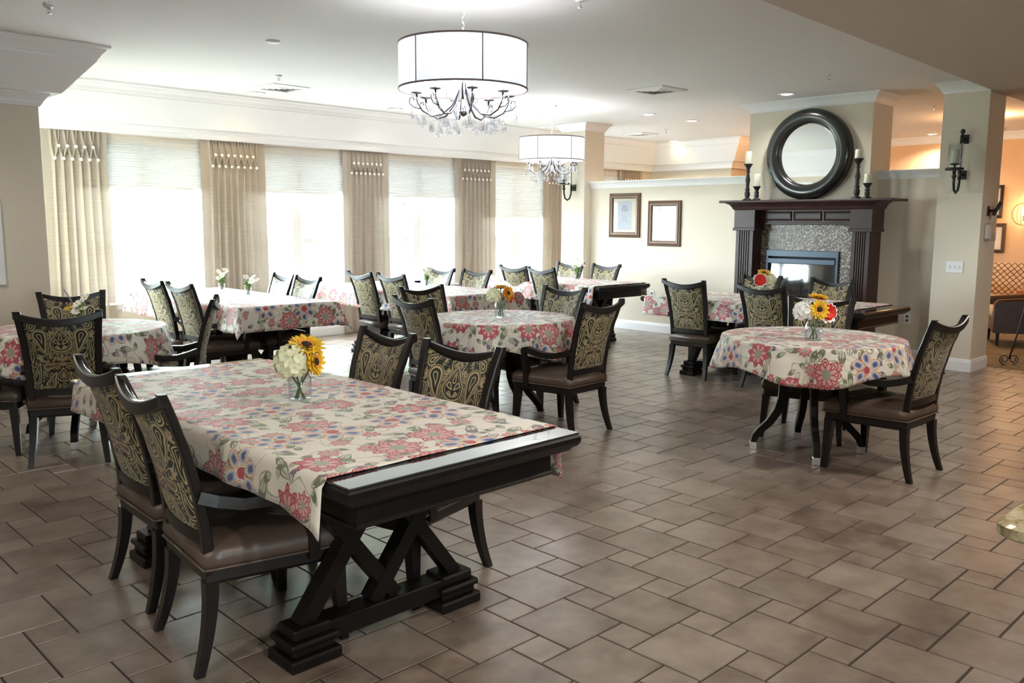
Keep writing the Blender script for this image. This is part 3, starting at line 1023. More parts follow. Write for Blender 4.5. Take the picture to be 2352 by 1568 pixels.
def make_chair(label):
    t = empty('dining_chair', (0, 0, 0), 0, label, 'chair')
    # frame of the back: stiles, top rail, bottom rail
    mb = MB()
    for s_ in (-1, 1):
        rs = []
        for k in range(15):
            z = 0.335 + (0.966 - 0.335) * k / 14
            x, y = lerp_tab(STILE, z)
            wd = 0.036 + 0.006 * k / 14; dp = 0.036 - 0.008 * k / 14
            xo, xi = s_ * x, s_ * (x - wd)
            c = .005
            rs.append([(xo - s_ * c, y - dp / 2, z), (xi + s_ * c, y - dp / 2, z), (xi, y - dp / 2 + c, z), (xi, y + dp / 2 - c, z), (xi + s_ * c, y + dp / 2, z), (xo - s_ * c, y + dp / 2, z), (xo, y + dp / 2 - c, z), (xo, y - dp / 2 + c, z)])
        mb.loft(rs, smooth=False)
    rs = []
    for k in range(25):
        tt = -1 + 2 * k / 24
        x = 0.238 * tt; zt = topz(tt); zb = zt - 0.042 - 0.004 * (1 - abs(tt))
        yy = lambda z: lerp_tab(STILE, min(z, .967))[1] - 0.028 * (1 - tt * tt)
        y = yy(zt + (0.967 - zt) * .6)
        d = .015
        rs.append([(x, y - d, zb + .004), (x, y - d, zt - .005), (x, y - d + .006, zt), (x, y + d - .006, zt), (x, y + d, zt - .005), (x, y + d, zb + .004), (x, y + d - .004, zb), (x, y - d + .004, zb)])
    mb.loft(rs)
    rs = []
    for k in range(13):
        tt = -1 + 2 * k / 12; x = 0.185 * tt; y = -.221 - .018 * (1 - tt * tt)
        rs.append([(x, y - .014, .440), (x, y - .014, .480), (x, y + .014, .480), (x, y + .014, .440)])
    mb.loft(rs)
    mb.build('back_frame', 'wood', t)
    # upholstered panel, both faces patterned
    nx, nz = 18, 20
    v, uv, f = [], [], []
    for side in (-1, 1):
        for r in range(nz + 1):
            for i in range(nx + 1):
                tt = -1 + 2 * i / nx
                zt = topz(tt) - 0.040; zb = 0.474
                z = zb + (zt - zb) * r / nz
                x, y = lerp_tab(STILE, z)
                xx = (x - .034) * tt
                puff = 0.016 * (1 - tt ** 6) * (1 - (2 * r / nz - 1) ** 6)
                bow = (0.018 + 0.012 * (z - .474) / .45) * (1 - tt * tt)
                v.append((xx, y - bow + side * (0.006 + puff), z)); uv.append((xx, z - .71))
    Nn = (nx + 1) * (nz + 1)
    for sd in (0, 1):
        for r in range(nz):
            for i in range(nx):
                q = sd * Nn + r * (nx + 1) + i; f.append((q, q + 1, q + nx + 2, q + nx + 1))
    for r in range(nz):
        for i in (0, nx):
            q = r * (nx + 1) + i; f.append((q, q + nx + 1, q + Nn + nx + 1, q + Nn))
    MB().add(v, f, 0, uv, True).build('backrest', 'damask', t)
    # seat

    def plan(inset, n=9):
        pts = []
        def xw(y): s_ = (y + .235) / .50; return .208 + (.272 - .208) * min(1, max(0, s_)) - inset
        yb, yf = -.232 + inset, .262 - inset
        for k in range(n): y = yb + (yf - .03 - yb) * k / (n - 1); pts.append((xw(y), y))
        for k in range(1, 7):
            a = PI / 2 * k / 7; pts.append((xw(.23) - .03 * (1 - math.cos(a)), yf - .03 + .03 * math.sin(a)))
        for k in range(5):
            q = 1 - k / 2.5 * 1; pts.append(((xw(.23) - .04) * (1 - k / 4 * 2), yf + .016 * (1 - (1 - k / 2) ** 2)))
        half = [p for p in pts if p[0] > 1e-6]
        full_ = half + [(0, yf + .016)] + [(-x, y) for x, y in reversed(half)]
        out = []
        for p in full_:
            if not out or (abs(p[0] - out[-1][0]) + abs(p[1] - out[-1][1])) > 1e-4: out.append(p)
        return out
    rs = []
    for ins, z in ((.004, .352), (-.004, .362), (-.008, .382), (-.004, .408), (.012, .428), (.05, .446), (.11, .454), (.19, .457)):
        rs.append([(x, y, z) for x, y in plan(ins)])
    se = MB().loft(rs, smooth=True).build('seat', 'leather', t)
    pp = plan(-.007); MB().tube([(x, y, .357) for x, y in pp] + [(pp[0][0], pp[0][1], .357)], .005, 6).build('piping', 'leather', se)
    rs = [[(x, y, z) for x, y in plan(i)] for i, z in ((.014, .300), (.004, .312), (.004, .354))]
    MB().loft(rs).build('seat_frame', 'wood', t)
    # legs
    for s_ in (-1, 1):
        rs = []
        for k in range(9):
            q = k / 8; z = .312 * (1 - q)
            x = s_ * (.190 + .025 * q ** 1.6); y = -.214 - .059 * q ** 1.9
            h = .023 - .008 * q
            rs.append([(x - h, y - h, z), (x + h, y - h, z), (x + h, y + h, z), (x - h, y + h, z)])
        MB().loft(rs).build('leg', 'wood', t)
        rs = []
        for k in range(5):
            q = k / 4; z = .312 * (1 - q); x = s_ * (.240 + .024 * q); y = .222 + .012 * q; h = .026 - .011 * q
            rs.append([(x - h, y - h, z), (x + h, y - h, z), (x + h, y + h, z), (x - h, y + h, z)])
        MB().loft(rs).build('leg', 'wood', t)
        # arm: scooped rail and post as one piece
        pts = [(.208, -.245, .612), (.222, -.19, .592), (.236, -.11, .572), (.248, -.02, .572), (.256, .06, .588), (.260, .115, .602), (.261, .140, .598), (.260, .148, .570), (.256, .140, .50), (.250, .130, .42), (.248, .128, .33)]
        rs = []
        for i, p in enumerate(pts):
            a = Vector(pts[max(i - 1, 0)]); b = Vector(pts[min(i + 1, len(pts) - 1)]); d = (b - a).normalized()
            sd = Vector((1, 0, 0)); n = sd.cross(d).normalized(); sd = d.cross(n)
            wd = .024; hh = .020 if i < 6 else .020
            P = Vector(p)
            rs.append([tuple(Vector((s_ * q.x, q.y, q.z))) for q in (P + sd * wd + n * hh, P - sd * wd + n * hh, P - sd * wd - n * hh, P + sd * wd - n * hh)])
        MB().loft(rs).build('armrest', 'wood', t)
    return t


R = math.radians
CH = [  # x, y, heading, label, group
    (1.438, 2.838, -95.3, 'nearest dining chair, on the near left side of the big front table'),
    (1.504, 3.448, -91.9, 'dining chair second along the left side of the big front table'),
    (2.181, 2.856, 97.3, 'dining chair at the near end of the right side of the big front table'),
    (2.217, 3.538, 86.8, 'dining chair on the far right side of the front table, before the center round table'),
    (1.793, 5.872, -23.5, 'dining chair seen from behind, its back hiding the left round table'),
    (2.150, 6.724, 170.7, 'dining chair beyond the left round table, behind the daisies and lavender'),
    (2.475, 6.04, 61.0, 'dining chair turned sideways at the right of the left round table'),
    (1.425, 6.42, -115.5, 'dining chair cut by the left picture edge, only its legs and seat in view'),
    (3.542, 7.983, -91.0, 'left of the two chairs on the left side of the table with two daisy vases'),
    (3.566, 7.47, -88.0, 'right of the two chairs on the left side of the table with two daisy vases'),
    (4.252, 8.119, 87, 'left of the two chairs behind the table with two daisy vases'),
    (4.209, 7.558, 90, 'right of the two chairs behind the table with two daisy vases'),
    (5.752, 7.883, -92, 'left of the two chairs on the left side of the middle window table'),
    (5.786, 7.374, -90, 'right of the two chairs on the left side of the middle window table'),
    (6.238, 7.933, 90, 'left of the two chairs behind the middle window table, by the daisy glass'),
    (6.318, 7.382, 92, 'right of the two chairs behind the middle window table'),
    (8.02, 7.83, -89, 'left of the two chairs on the left side of the far window table'),
    (7.948, 7.243, -94, 'right of the two chairs on the left side of the far window table'),
    (8.542, 7.928, 92, 'chair behind the far window table, half hidden by the white bouquet'),
    (8.545, 7.311, 90, 'chair behind the far window table, below the framed portrait'),
    (7.325, 4.793, -88, 'left of the two chairs seen from behind at the fireplace table'),
    (7.287, 3.933, -90, 'right of the two chairs seen from behind at the fireplace table'),
    (7.889, 4.688, 87, 'chair on the fireplace side behind the red and yellow bouquet'),
    (7.922, 3.933, 86, 'chair on the fireplace side in front of the firebox right edge'),
    (5.311, 2.138, -2.1, 'dining chair at the right end of the right round table, back to the viewer'),
    (5.775, 2.868, 106.3, 'dining chair facing out behind the right round table and its sunflower jar'),
    (4.633, 4.198, 2.8, 'dining chair seen from behind on the right of the center round table'),
    (5.108, 4.929, 91.4, 'dining chair beyond the right side of the center round table'),
    (4.195, 4.949, -92.2, 'dining chair on the near left of the center round table'),
    (4.609, 5.456, -178.8, 'dining chair beyond the left side of the center round table'),
]
ch0 = None
GRP = 'paisley dining chairs'
for x, y, a, lab in CH:
    if ch0 is None:
        ch0 = make_chair(lab); ch0['group'] = GRP
        ch0.location = (x, y, 0); ch0.rotation_euler = (0, 0, R(a))
    else: dup(ch0, (x, y, 0), R(a), lab, GRP)

# ------------------------------------------------------------------ trestle tables
TT = 0.752                                    # top of wood
TW, TL = 0.98, 2.32


def make_trestle(label):
    t = empty('trestle_table', (0, 0, 0), 0, label, 'table', 'trestle tables')
    hx, hy = TW / 2, TL / 2
    pl = lambda i: [(-hx + i, -hy + i), (hx - i, -hy + i), (hx - i, hy - i), (-hx + i, hy - i)]
    ring = lambda i, z: [(x, y, z) for x, y in pl(i)]
    MB().loft([ring(.028, .694), ring(.022, .704), ring(.010, .710), ring(.004, .718), ring(0, .728), ring(0, .744), ring(.006, .752)]).build('tabletop', 'table_wood', t)
    MB().bbox(-hx + .004, hx - .004, -hy + .004, hy - .004, .752, .760, .003).build('glass_sheet', 'glass_top', t)
    mb = MB()
    mb.loft([ring(.075, .604), ring(.070, .612), ring(.075, .620), ring(.078, .696)])
    mb.build('apron', 'table_wood', t)
    for sy in (-.62, .62):
        mb = MB()
        # X lattice
        for (xa, xb) in ((-.34, .03), (-.05, .32)):
            mb.bar((xa, sy, .125), (xb, sy, .615), .058, .062, up=(0, 1, 0)); mb.bar((-xa, sy, .125), (-xb, sy, .615), .052, .058, up=(0, 1, 0))
        mb.box(-.36, .36, sy - .05, sy + .05, .585, .612)
        mb.build('lattice_support', 'table_wood', t)
        mb = MB()
        mb.bbox(-.34, .34, sy - .05, sy + .05, .055, .125, .005)
        for s_ in (-1, 1):
            for (e, z0, z1) in ((.0, .0, .042), (-.018, .042, .072), (-.006, .072, .096), (-.026, .096, .135)):
                x0, x1 = s_ * (.425 + e), s_ * (.225 - e)
                mb.bbox(min(x0, x1), max(x0, x1), sy - .085 - e, sy + .085 + e, z0, z1, .008)
        mb.build('foot_beam', 'table_wood', t)
    return t


TR = [(1.795, 3.14, 'big dark trestle table in the foreground with its glass end bare'),
      (3.95, 8.02, 'dark trestle table by the first two windows under a cloth with two daisy vases'),
      (6.05, 7.72, 'dark trestle table in the middle of the window row'),
      (8.22, 7.62, 'dark trestle table at the far end of the window row, bare corner showing'),
      (7.61, 4.24, 'dark trestle table in front of the fireplace')]
tr0 = None
for x, y, lab in TR:
    if tr0 is None: tr0 = make_trestle(lab); tr0.location = (x, y, 0)
    else: dup(tr0, (x, y, 0), 0, lab)


def make_round(label):
    t = empty('round_table', (0, 0, 0), 0, label, 'table', 'round tables')
    MB().lathe([(.02, .712), (.555, .712), (.568, .720), (.572, .738), (.566, .752), (.02, .756)], 48).build('tabletop', 'table_wood', t)
    MB().lathe([(.20, .61), (.44, .65), (.45, .712), (.20, .712)], 40).build('apron', 'table_wood', t)
    for k in range(4):
        a = PI / 2 * k; c, s_ = math.cos(a), math.sin(a)
        prof = [(.20, .64), (.175, .55), (.165, .45), (.170, .36), (.195, .27), (.245, .19), (.300, .135), (.332, .095), (.345, .05)]
        rs = []
        for i, (r, z) in enumerate(prof):
            wdt = .024 - .004 * i / 8; dr = .030 - .012 * i / 8
            rs.append([(c * (r + q * dr) - s_ * w_ * wdt, s_ * (r + q * dr) + c * w_ * wdt, z + (q * dr * .5 if 3 < i < 8 else 0)) for q, w_ in ((-1, -1), (1, -1), (1, 1), (-1, 1))])
        lg = MB().loft(rs).build('leg', 'table_wood', t)
        m4 = Matrix.Translation((c * .345, s_ * .345, 0)) @ Matrix.Rotation(a, 4, 'Z')
        MB().bbox(-.024, .024, -.024, .024, 0, .052, .004, mtx=m4).build('foot_cap', 'chrome', lg)
    return t


RT = [(5.33, 2.64, 37, 'round table at the right, under a floral cloth with metal-capped feet'),
      (4.64, 4.87, 22, 'round table in the center of the room under a floral cloth'),
      (2.00, 6.32, 62, 'round table at the left, mostly hidden by a chair back')]
rt0 = None
for x, y, a, lab in RT:
    if rt0 is None: rt0 = make_round(lab); rt0.location = (x, y, 0); rt0.rotation_euler = (0, 0, R(a))
    else: dup(rt0, (x, y, 0), R(a), lab)

# ------------------------------------------------------------------ tablecloths


def rect_cloth(cx, cyy, x0, x1, y0, y1, label, seed, hem=None, flare=.16, crease=0.0, uvo=(0, 0)):
    """cloth spread x0..x1 by y0..y1 (table-local, may pass the edges); what passes an edge hangs"""
    rnd = random.Random(seed)
    hx, hy = TW / 2 + .004, TL / 2 + .004
    zt = 0.7645
    st = 0.028
    xs = [x0 + (x1 - x0) * i / int((x1 - x0) / st) for i in range(int((x1 - x0) / st) + 1)]
    ys = [y0 + (y1 - y0) * i / int((y1 - y0) / st) for i in range(int((y1 - y0) / st) + 1)]
    p1, p2, p3 = rnd.uniform(0, 6), rnd.uniform(0, 6), rnd.uniform(0, 6)
    v, uv, f = [], [], []
    for j, y in enumerate(ys):
        for i, x in enumerate(xs):
            ux, uy = x, y
            ddx = max(abs(x) - hx, 0); ddy = max(abs(y) - hy, 0)
            sx = 1 if x > 0 else -1; sy = 1 if y > 0 else -1
            if hem and ddx > 0: ddx = ddx * hem(sx, y)
            if ddx == 0 and ddy == 0:
                wz = .0016 * math.sin(y * 23 + p1 + math.sin(x * 5) * .8) + .0012 * math.sin(x * 17 + p2)
                wz = max(wz, 0) + .0005
                if crease:
                    for cyc in (-.62, -.05, .42):
                        wz += crease * math.exp(-((y - cyc - .03 * math.sin(x * 3 + cyc)) / .02) ** 2)
                v.append((cx + x, cyy + y, zt + wz))
            else:
                r = math.hypot(ddx, ddy); a = math.atan2(ddy, ddx)
                along = (y if ddx >= ddy else x)
                wave = math.sin(along * 13 + p1) * .5 + math.sin(along * 29 + p2) * .3
                corner = math.sin(2 * a)
                out = r * (flare + .10 * wave + .28 * corner) + .006
                fx = cx + sx * (min(abs(x), hx) + out * math.cos(a) + (.10 * r * corner * math.sin(p3)))
                fy = cyy + sy * (min(abs(y), hy) + out * math.sin(a) - (.10 * r * corner * math.sin(p3)))
                drop = r * (0.985 - .15 * corner)
                v.append((fx, fy, zt - drop + .001))
            uv.append((ux + uvo[0], uy + uvo[1]))
    n = len(xs)
    for j in range(len(ys) - 1):
        for i in range(n - 1):
            q = j * n + i; f.append((q, q + 1, q + n + 1, q + n))
    o = MB().add(v, f, 0, uv, True).build('tablecloth', 'cloth')
    sm = o.modifiers.new('thick', 'SOLIDIFY'); sm.thickness = .0018; sm.offset = 1
    return tag(o, label, 'tablecloth', 'floral tablecloths')


rect_cloth(*TR[0][:2], -.49 - .135, .49 + .215, -1.16 + .118, 1.16 - .11, 'floral cloth on the big foreground table, short of its bare near end', 3,
           hem=lambda s_, y: 1.0 + (0.40 * math.exp(-(y + 1.04) / .06) if s_ < 0 else 0), flare=.10, crease=.003)
rect_cloth(*TR[1][:2], -.49 - .22, .49 + .24, -1.16 - .22, 1.16 + .20, 'floral cloth under the two daisy vases, by the left windows', 11, uvo=(1.3, .4))
rect_cloth(*TR[2][:2], -.49 - .22, .49 + .2, -1.16 - .24, 1.16 + .22, 'floral cloth on the middle window table', 12, uvo=(2.1, 3.3))
rect_cloth(*TR[3][:2], -.49 - .22, .49 + .17, -1.16 + .07, 1.16 + .22, 'floral cloth on the far window table with its dark end bare', 13, uvo=(4.2, 1.2))
rect_cloth(*TR[4][:2], -.49 - .19, .49 + .17, -1.16 + .16, 1.16 - .06, 'floral cloth on the fireplace table, pulled towards its left end', 14, uvo=(5.3, 2.2))


def round_cloth(cx, cyy, h, seed, label, uvo, lop=(0, 0)):
    rnd = random.Random(seed); R0 = .576; zt = .7645
    nr, na = 26, 120
    ph = [rnd.uniform(0, 6.28) for _ in range(4)]
    v = [(cx, cyy, zt)]; uv = [uvo]; f = []
    tot = R0 + h
    for r in range(1, nr + 1):
        for k in range(na):
            a = 2 * PI * k / na
            hh = h * (1 + .18 * math.sin(4 * a + ph[3])) + lop[0] * math.cos(a) + lop[1] * math.sin(a)
            q = (R0 + hh) * r / nr if r > nr * .55 else R0 * r / (nr * .75)
            q = R0 * r / 15 if r <= 15 else R0 + hh * (r - 15) / (nr - 15)
            if q <= R0: rad, z = q, zt + max(0, .0015 * math.sin(q * 40 + ph[0]) * math.sin(a * 3)); 
            else:
                d = q - R0
                w_ = .5 * math.sin(9 * a + ph[0]) + .35 * math.sin(14 * a + ph[1]) + .25 * math.sin(5 * a + ph[2])
                rad = R0 + .004 + d * (.20 + .22 * w_) * min(1, d / .08) ; z = zt - d * .975
            v.append((cx + rad * math.cos(a), cyy + rad * math.sin(a), z)); uv.append((q * math.cos(a) + uvo[0], q * math.sin(a) + uvo[1]))
    for k in range(na): f.append((0, 1 + k, 1 + (k + 1) % na))
    for r in range(nr - 1):
        for k in range(na):
            a, b = 1 + r * na + k, 1 + r * na + (k + 1) % na; f.append((a, b, b + na, a + na))
    o = MB().add(v, f, 0, uv, True).build('tablecloth', 'cloth')
    sm = o.modifiers.new('thick', 'SOLIDIFY'); sm.thickness = .0018; sm.offset = 1
    tag(o, label, 'tablecloth', 'floral tablecloths')


round_cloth(*RT[0][:2], .205, 5, 'floral round cloth on the right round table', (7.1, 1.4))
round_cloth(*RT[1][:2], .225, 6, 'floral round cloth on the center round table', (9.3, 3.4))
round_cloth(*RT[2][:2], .225, 8, 'floral round cloth on the left round table behind the chair back', (3.9, 6.4))

# ------------------------------------------------------------------ bouquets
ZC = 0.7665


def petal_ring(mb, c, axis, n, r0, r1, w, tilt, mi=0, rnd=random):
    """n pointed petals around axis, curling by tilt"""
    ax = Vector(axis).normalized(); u = ax.orthogonal().normalized(); q = ax.cross(u)
    for k in range(n):
        a = 2 * PI * k / n + rnd.uniform(-.12, .12); d = u * math.cos(a) + q * math.sin(a); sd = ax.cross(d)
        L = r1 * rnd.uniform(.88, 1.08)
        pts = []
        for t_, wd in ((0, .35), (.35, .9), (.65, 1.0), (.88, .6), (1.0, .06)):
            rr = r0 + (L - r0) * t_; lift = tilt * t_ * L + rnd.uniform(-.002, .002)
            base = Vector(c) + d * rr + ax * lift
            pts.append((base - sd * w * wd, base + ax * .0025 * (1 - t_), base + sd * w * wd))
        v = [p for row in pts for p in row]; f = []
        for i in range(len(pts) - 1):
            for j in range(2):
                b = i * 3 + j; f.append((b, b + 1, b + 4, b + 3))
        mb.add(v, f, mi, smooth=True)


def jar(t, r=.043, h=.105, mason=True, name='jar'):
    if mason: prof = [(.002, 0), (r * .9, 0), (r, .008), (r, h * .80), (r * .80, h * .92), (r * .78, h), (r * .74, h), (r * .76, h * .92), (r * .95, h * .79), (r * .95, .012), (.002, .008)]
    else: prof = [(.002, 0), (r * .72, 0), (r * .76, .006), (r, h), (r * .94, h), (r * .70, .010), (.002, .008)]
    return MB().lathe(prof, 24, cap=False).build(name, 'jar', t)


def stems(t, heads, r=.0035, base=.022):
    mb = MB()
    for i, (x, y, z) in enumerate(heads):
        a = 2 * PI * i / len(heads) + .5
        mb.tube([(base * math.cos(a), base * math.sin(a), .010), (x * .12, y * .12, .07), (x * .5, y * .5, .115), (x, y, z)], r, 6)
    return mb.build('stems', 'stem', t)


def hydrangea(t, c, r, mat='cream_petal', seed=1, name='cream_flower', label=None):
    rnd = random.Random(seed); mb = MB()
    for k in range(46):
        z = 1 - 2 * (k + .5) / 46; a = k * 2.39996; q = math.sqrt(1 - z * z)
        d = Vector((q * math.cos(a), q * math.sin(a), z))
        if d.z < -.75: continue
        p = Vector(c) + d * r * .86
        petal_ring(mb, p, d + Vector((rnd.uniform(-.3, .3), rnd.uniform(-.3, .3), rnd.uniform(-.3, .3))), 5, .001, r * .34, r * .15, .25, rnd=rnd)
    mb.ell(c, (r * .86, r * .86, r * .80), 16, 10)
    o = mb.build(name, mat, t)
    if label: o['label'] = label
    return o


def sunflower(t, c, axis, r, seed=2, mat='yellow_petal', name='sunflower', label=None):
    rnd = random.Random(seed); mb = MB()
    ax = Vector(axis).normalized()
    petal_ring(mb, Vector(c) - ax * .003, axis, 14, r * .25, r * .95, r * .16, .10, mi=1, rnd=rnd)
    petal_ring(mb, c, axis, 15, r * .25, r, r * .15, .20, rnd=rnd)
    petal_ring(mb, Vector(c) + ax * .004, axis, 12, r * .22, r * .80, r * .14, .34, rnd=rnd)
    petal_ring(mb, Vector(c) + ax * .007, axis, 12, r * .20, r * .50, r * .10, .42, mi=1, rnd=rnd)
    o = mb.build(name, [mat, 'orange_petal'], t)
    if label: o['label'] = label
    m4 = Matrix.Translation(Vector(c) + ax * .006) @ ax.to_track_quat('Z', 'Y').to_matrix().to_4x4()
    MB().ell((0, 0, 0), (r * .33, r * .33, r * .16), 14, 8, mtx=m4).build('seed_disc', 'seed', o)
    return o


def poppy(t, c, axis, r, seed=4):
    rnd = random.Random(seed); ax = Vector(axis).normalized(); mb = MB()
    petal_ring(mb, Vector(c) - ax * .004, axis, 12, r * .2, r * 1.06, r * .30, .30, mi=1, rnd=rnd)
    petal_ring(mb, c, axis, 10, r * .1, r * .90, r * .30, .34, rnd=rnd)
    petal_ring(mb, Vector(c) + ax * .006, axis, 8, r * .05, r * .62, r * .24, .55, rnd=rnd)
    o = mb.build('red_flower', ['red_petal', 'white_petal'], t); o['label'] = 'red flower edged in white'
    return o


def filler(t, pts, seed):
    rnd = random.Random(seed); mb = MB()
    for p in pts:
        for k in range(7):
            q = (p[0] + rnd.uniform(-.018, .018), p[1] + rnd.uniform(-.018, .018), p[2] + rnd.uniform(-.012, .014)); mb.ell(q, (.004,) * 3, 6, 4)
    return mb.build('filler_blossom', 'white_petal', t)


RV = Vector((.715, -.699, 0))     # to the right of the view across the room
FV = Vector((-.70, -.71, 0))      # towards the viewer


def off(r_, f_, z): p = RV * r_ + FV * f_; return (p.x, p.y, z)


def axis(r_, f_, z): p = RV * r_ + FV * f_; return (p.x, p.y, z)


# foreground table
t = empty('flower_vase', (1.831, 3.12, ZC), 0, 'glass jar with a big cream hydrangea and sunflowers on the foreground table', 'vase', 'bouquets in jars')
jar(t, .047, .118)
h1, h2, h3, h4 = off(-.022, .028, .165), off(.028, -.01, .225), off(.066, .015, .165), off(-.085, .0, .150)
stems(t, [h1, h2, h3, h4], .0045)
hydrangea(t, h1, .075, seed=3)
sunflower(t, h2, axis(.25, .35, .9), .078, 5)
sunflower(t, h3, axis(.9, .35, .15), .062, 6, label='orange sunflower drooping to the right')
mb = MB(); petal_ring(mb, h4, axis(-.8, .3, -.1), 3, .004, .04, .010, .2); mb.build('loose_petals', 'orange_petal', t)
filler(t, [off(.035, .03, .20), off(.06, .03, .195)], 4)
# center round table
t = empty('flower_vase', (4.64, 4.87, ZC), 0, 'glass jar with cream, orange and red flowers on the center round table', 'vase', 'bouquets in jars')
jar(t, .047, .118)
h1, h2, h3, h4 = off(-.055, .02, .170), off(.0, -.01, .225), off(.055, .01, .185), off(.075, .0, .145)
stems(t, [h1, h2, h3, h4], .004)
hydrangea(t, h1, .062, seed=5)
sunflower(t, h2, axis(.0, -.2, .9), .062, 7)
sunflower(t, h3, axis(.6, .55, .3), .064, 8, 'orange_petal', label='orange sunflower turned right')
poppy(t, h4, axis(.9, .2, -.2), .045, 3)
filler(t, [off(-.05, .05, .215)], 6)
# right round table
t = empty('flower_vase', (5.185, 2.56, ZC), 0, 'glass jar with cream, yellow and red flowers on the right round table', 'vase', 'bouquets in jars')
jar(t, .053, .125)
h1, h2, h3, h4 = off(-.070, .0, .185), off(.012, .045, .200), off(.025, -.02, .265), off(.080, .01, .180)
stems(t, [h1, h2, h3, h4], .004)
hydrangea(t, h1, .066, 'white_petal', seed=6, name='white_flower')
sunflower(t, h2, axis(-.05, .95, .2), .066, 9)
sunflower(t, h3, axis(.1, .1, .95), .072, 10, label='yellow sunflower facing up')
poppy(t, h4, axis(.25, .9, .0), .064, 5)
filler(t, [off(-.03, .03, .25), off(.07, .02, .24), off(-.05, .02, .235)], 8)
# fireplace table
t = empty('flower_vase', (7.80, 4.40, ZC), 0, 'jar of red, yellow and cream flowers on the fireplace table', 'vase', 'bouquets in jars')
jar(t, .05, .12)
h1, h2, h3 = off(.055, .0, .185), off(.0, .0, .245), off(-.045, .03, .180)
stems(t, [h1, h2, h3], .004)
hydrangea(t, h1, .065, seed=7)
sunflower(t, h2, axis(.0, .35, .9), .07, 11)
poppy(t, h3, axis(-.1, .95, .1), .068, 6)


def daisy(mb_w, mb_y, c, axis_, r, rnd):
    petal_ring(mb_w, c, axis_, 11, r * .15, r, r * .17, .12, rnd=rnd)
    mb_y.ell(Vector(c) + Vector(axis_).normalized() * .003, (r * .2, r * .2, r * .14), 8, 5)


def daisies(x, y, label, heads, seed, rj=.034, hj=.085, lav=False, yellow=False):
    rnd = random.Random(seed)
    t = empty('daisy_vase', (x, y, ZC), 0, label, 'vase', 'daisy glasses on the tables')
    jar(t, rj, hj, False, 'glass')
    MB().lathe([(.002, .012), (rj * .70, .012), (rj * .84, hj * .55), (.002, hj * .55)], 16).build('water', 'water', t)
    pts = [off(a, b, c) for a, b, c, *_ in heads]
    stems(t, pts, .0022, rj * .4)
    for (a, b, c, r) in heads:
        w, yy = MB(), MB()
        daisy(w, yy, off(a, b, c), axis(rnd.uniform(-.5, .5), rnd.uniform(.2, .9), rnd.uniform(.3, .9)), r, rnd)
        d = w.build('daisy', 'white_petal', t); yy.build('eye', 'yellow_petal', d)
    mb = MB()
    for k in range(26):
        a = rnd.uniform(0, 2 * PI); rr = rnd.uniform(.0, .055); z = hj + rnd.uniform(.0, .07)
        petal_ring(mb, (rr * .4 * math.cos(a), rr * .4 * math.sin(a), z), (math.cos(a), math.sin(a), .6), 4, .002, .030, .007, .3, rnd=rnd)
    mb.build('foliage', 'leaf', t)
    if yellow:
        mb = MB()
        for k in range(9): mb.ell(off(-.085 + .008 * k, .02, .125 + .004 * k + rnd.uniform(-.01, .01)), (.008, .008, .006), 7, 5)
        mb.build('yellow_sprig', 'yellow_petal', t)
    if lav:
        o = MB().tube([off(-.01, 0, .09), off(-.03, 0, .14), off(-.050, 0, .185)], .0018, 5).build('lavender_stem', 'stem', t)
        mb = MB()
        for k in range(10): mb.ell(off(-.050 - .0045 * k, rnd.uniform(-.004, .004), .185 + .008 * k), (.006, .006, .007), 6, 4)
        mb.build('bud', 'lavender', o)
    return t


daisies(2.02, 6.33, 'daisies with a lavender sprig on the left round table', [(.005, .03, .165, .040), (.045, .0, .205, .045), (.035, .02, .135, .036), (-.005, .04, .115, .034)], 21, lav=True, yellow=True)
daisies(4.218, 8.72, 'left of two daisy glasses on the window table', [(-.03, 0, .20, .036), (.045, 0, .22, .04), (.02, .02, .165, .034), (-.02, .03, .135, .034), (.05, 0, .19, .036)], 22)
daisies(4.129, 7.97, 'right of two daisy glasses on the window table', [(-.02, 0, .185, .034), (.05, 0, .18, .042), (.045, .02, .145, .042), (.085, 0, .155, .04)], 23)
daisies(6.25, 7.79, 'pale daisy glass on the middle window table', [(-.02, 0, .18, .036), (.03, 0, .20, .04), (.01, .02, .15, .034), (-.04, .0, .235, .03)], 24)
daisies(8.47, 7.45, 'full white bouquet in a glass on the far window table', [(-.07, 0, .20, .04), (-.02, 0, .23, .045), (.05, 0, .23, .045), (.02, .03, .19, .042), (-.05, .03, .17, .04), (.075, 0, .19, .04), (.0, .0, .255, .04)], 25, .045, .10)

# ------------------------------------------------------------------ chandeliers


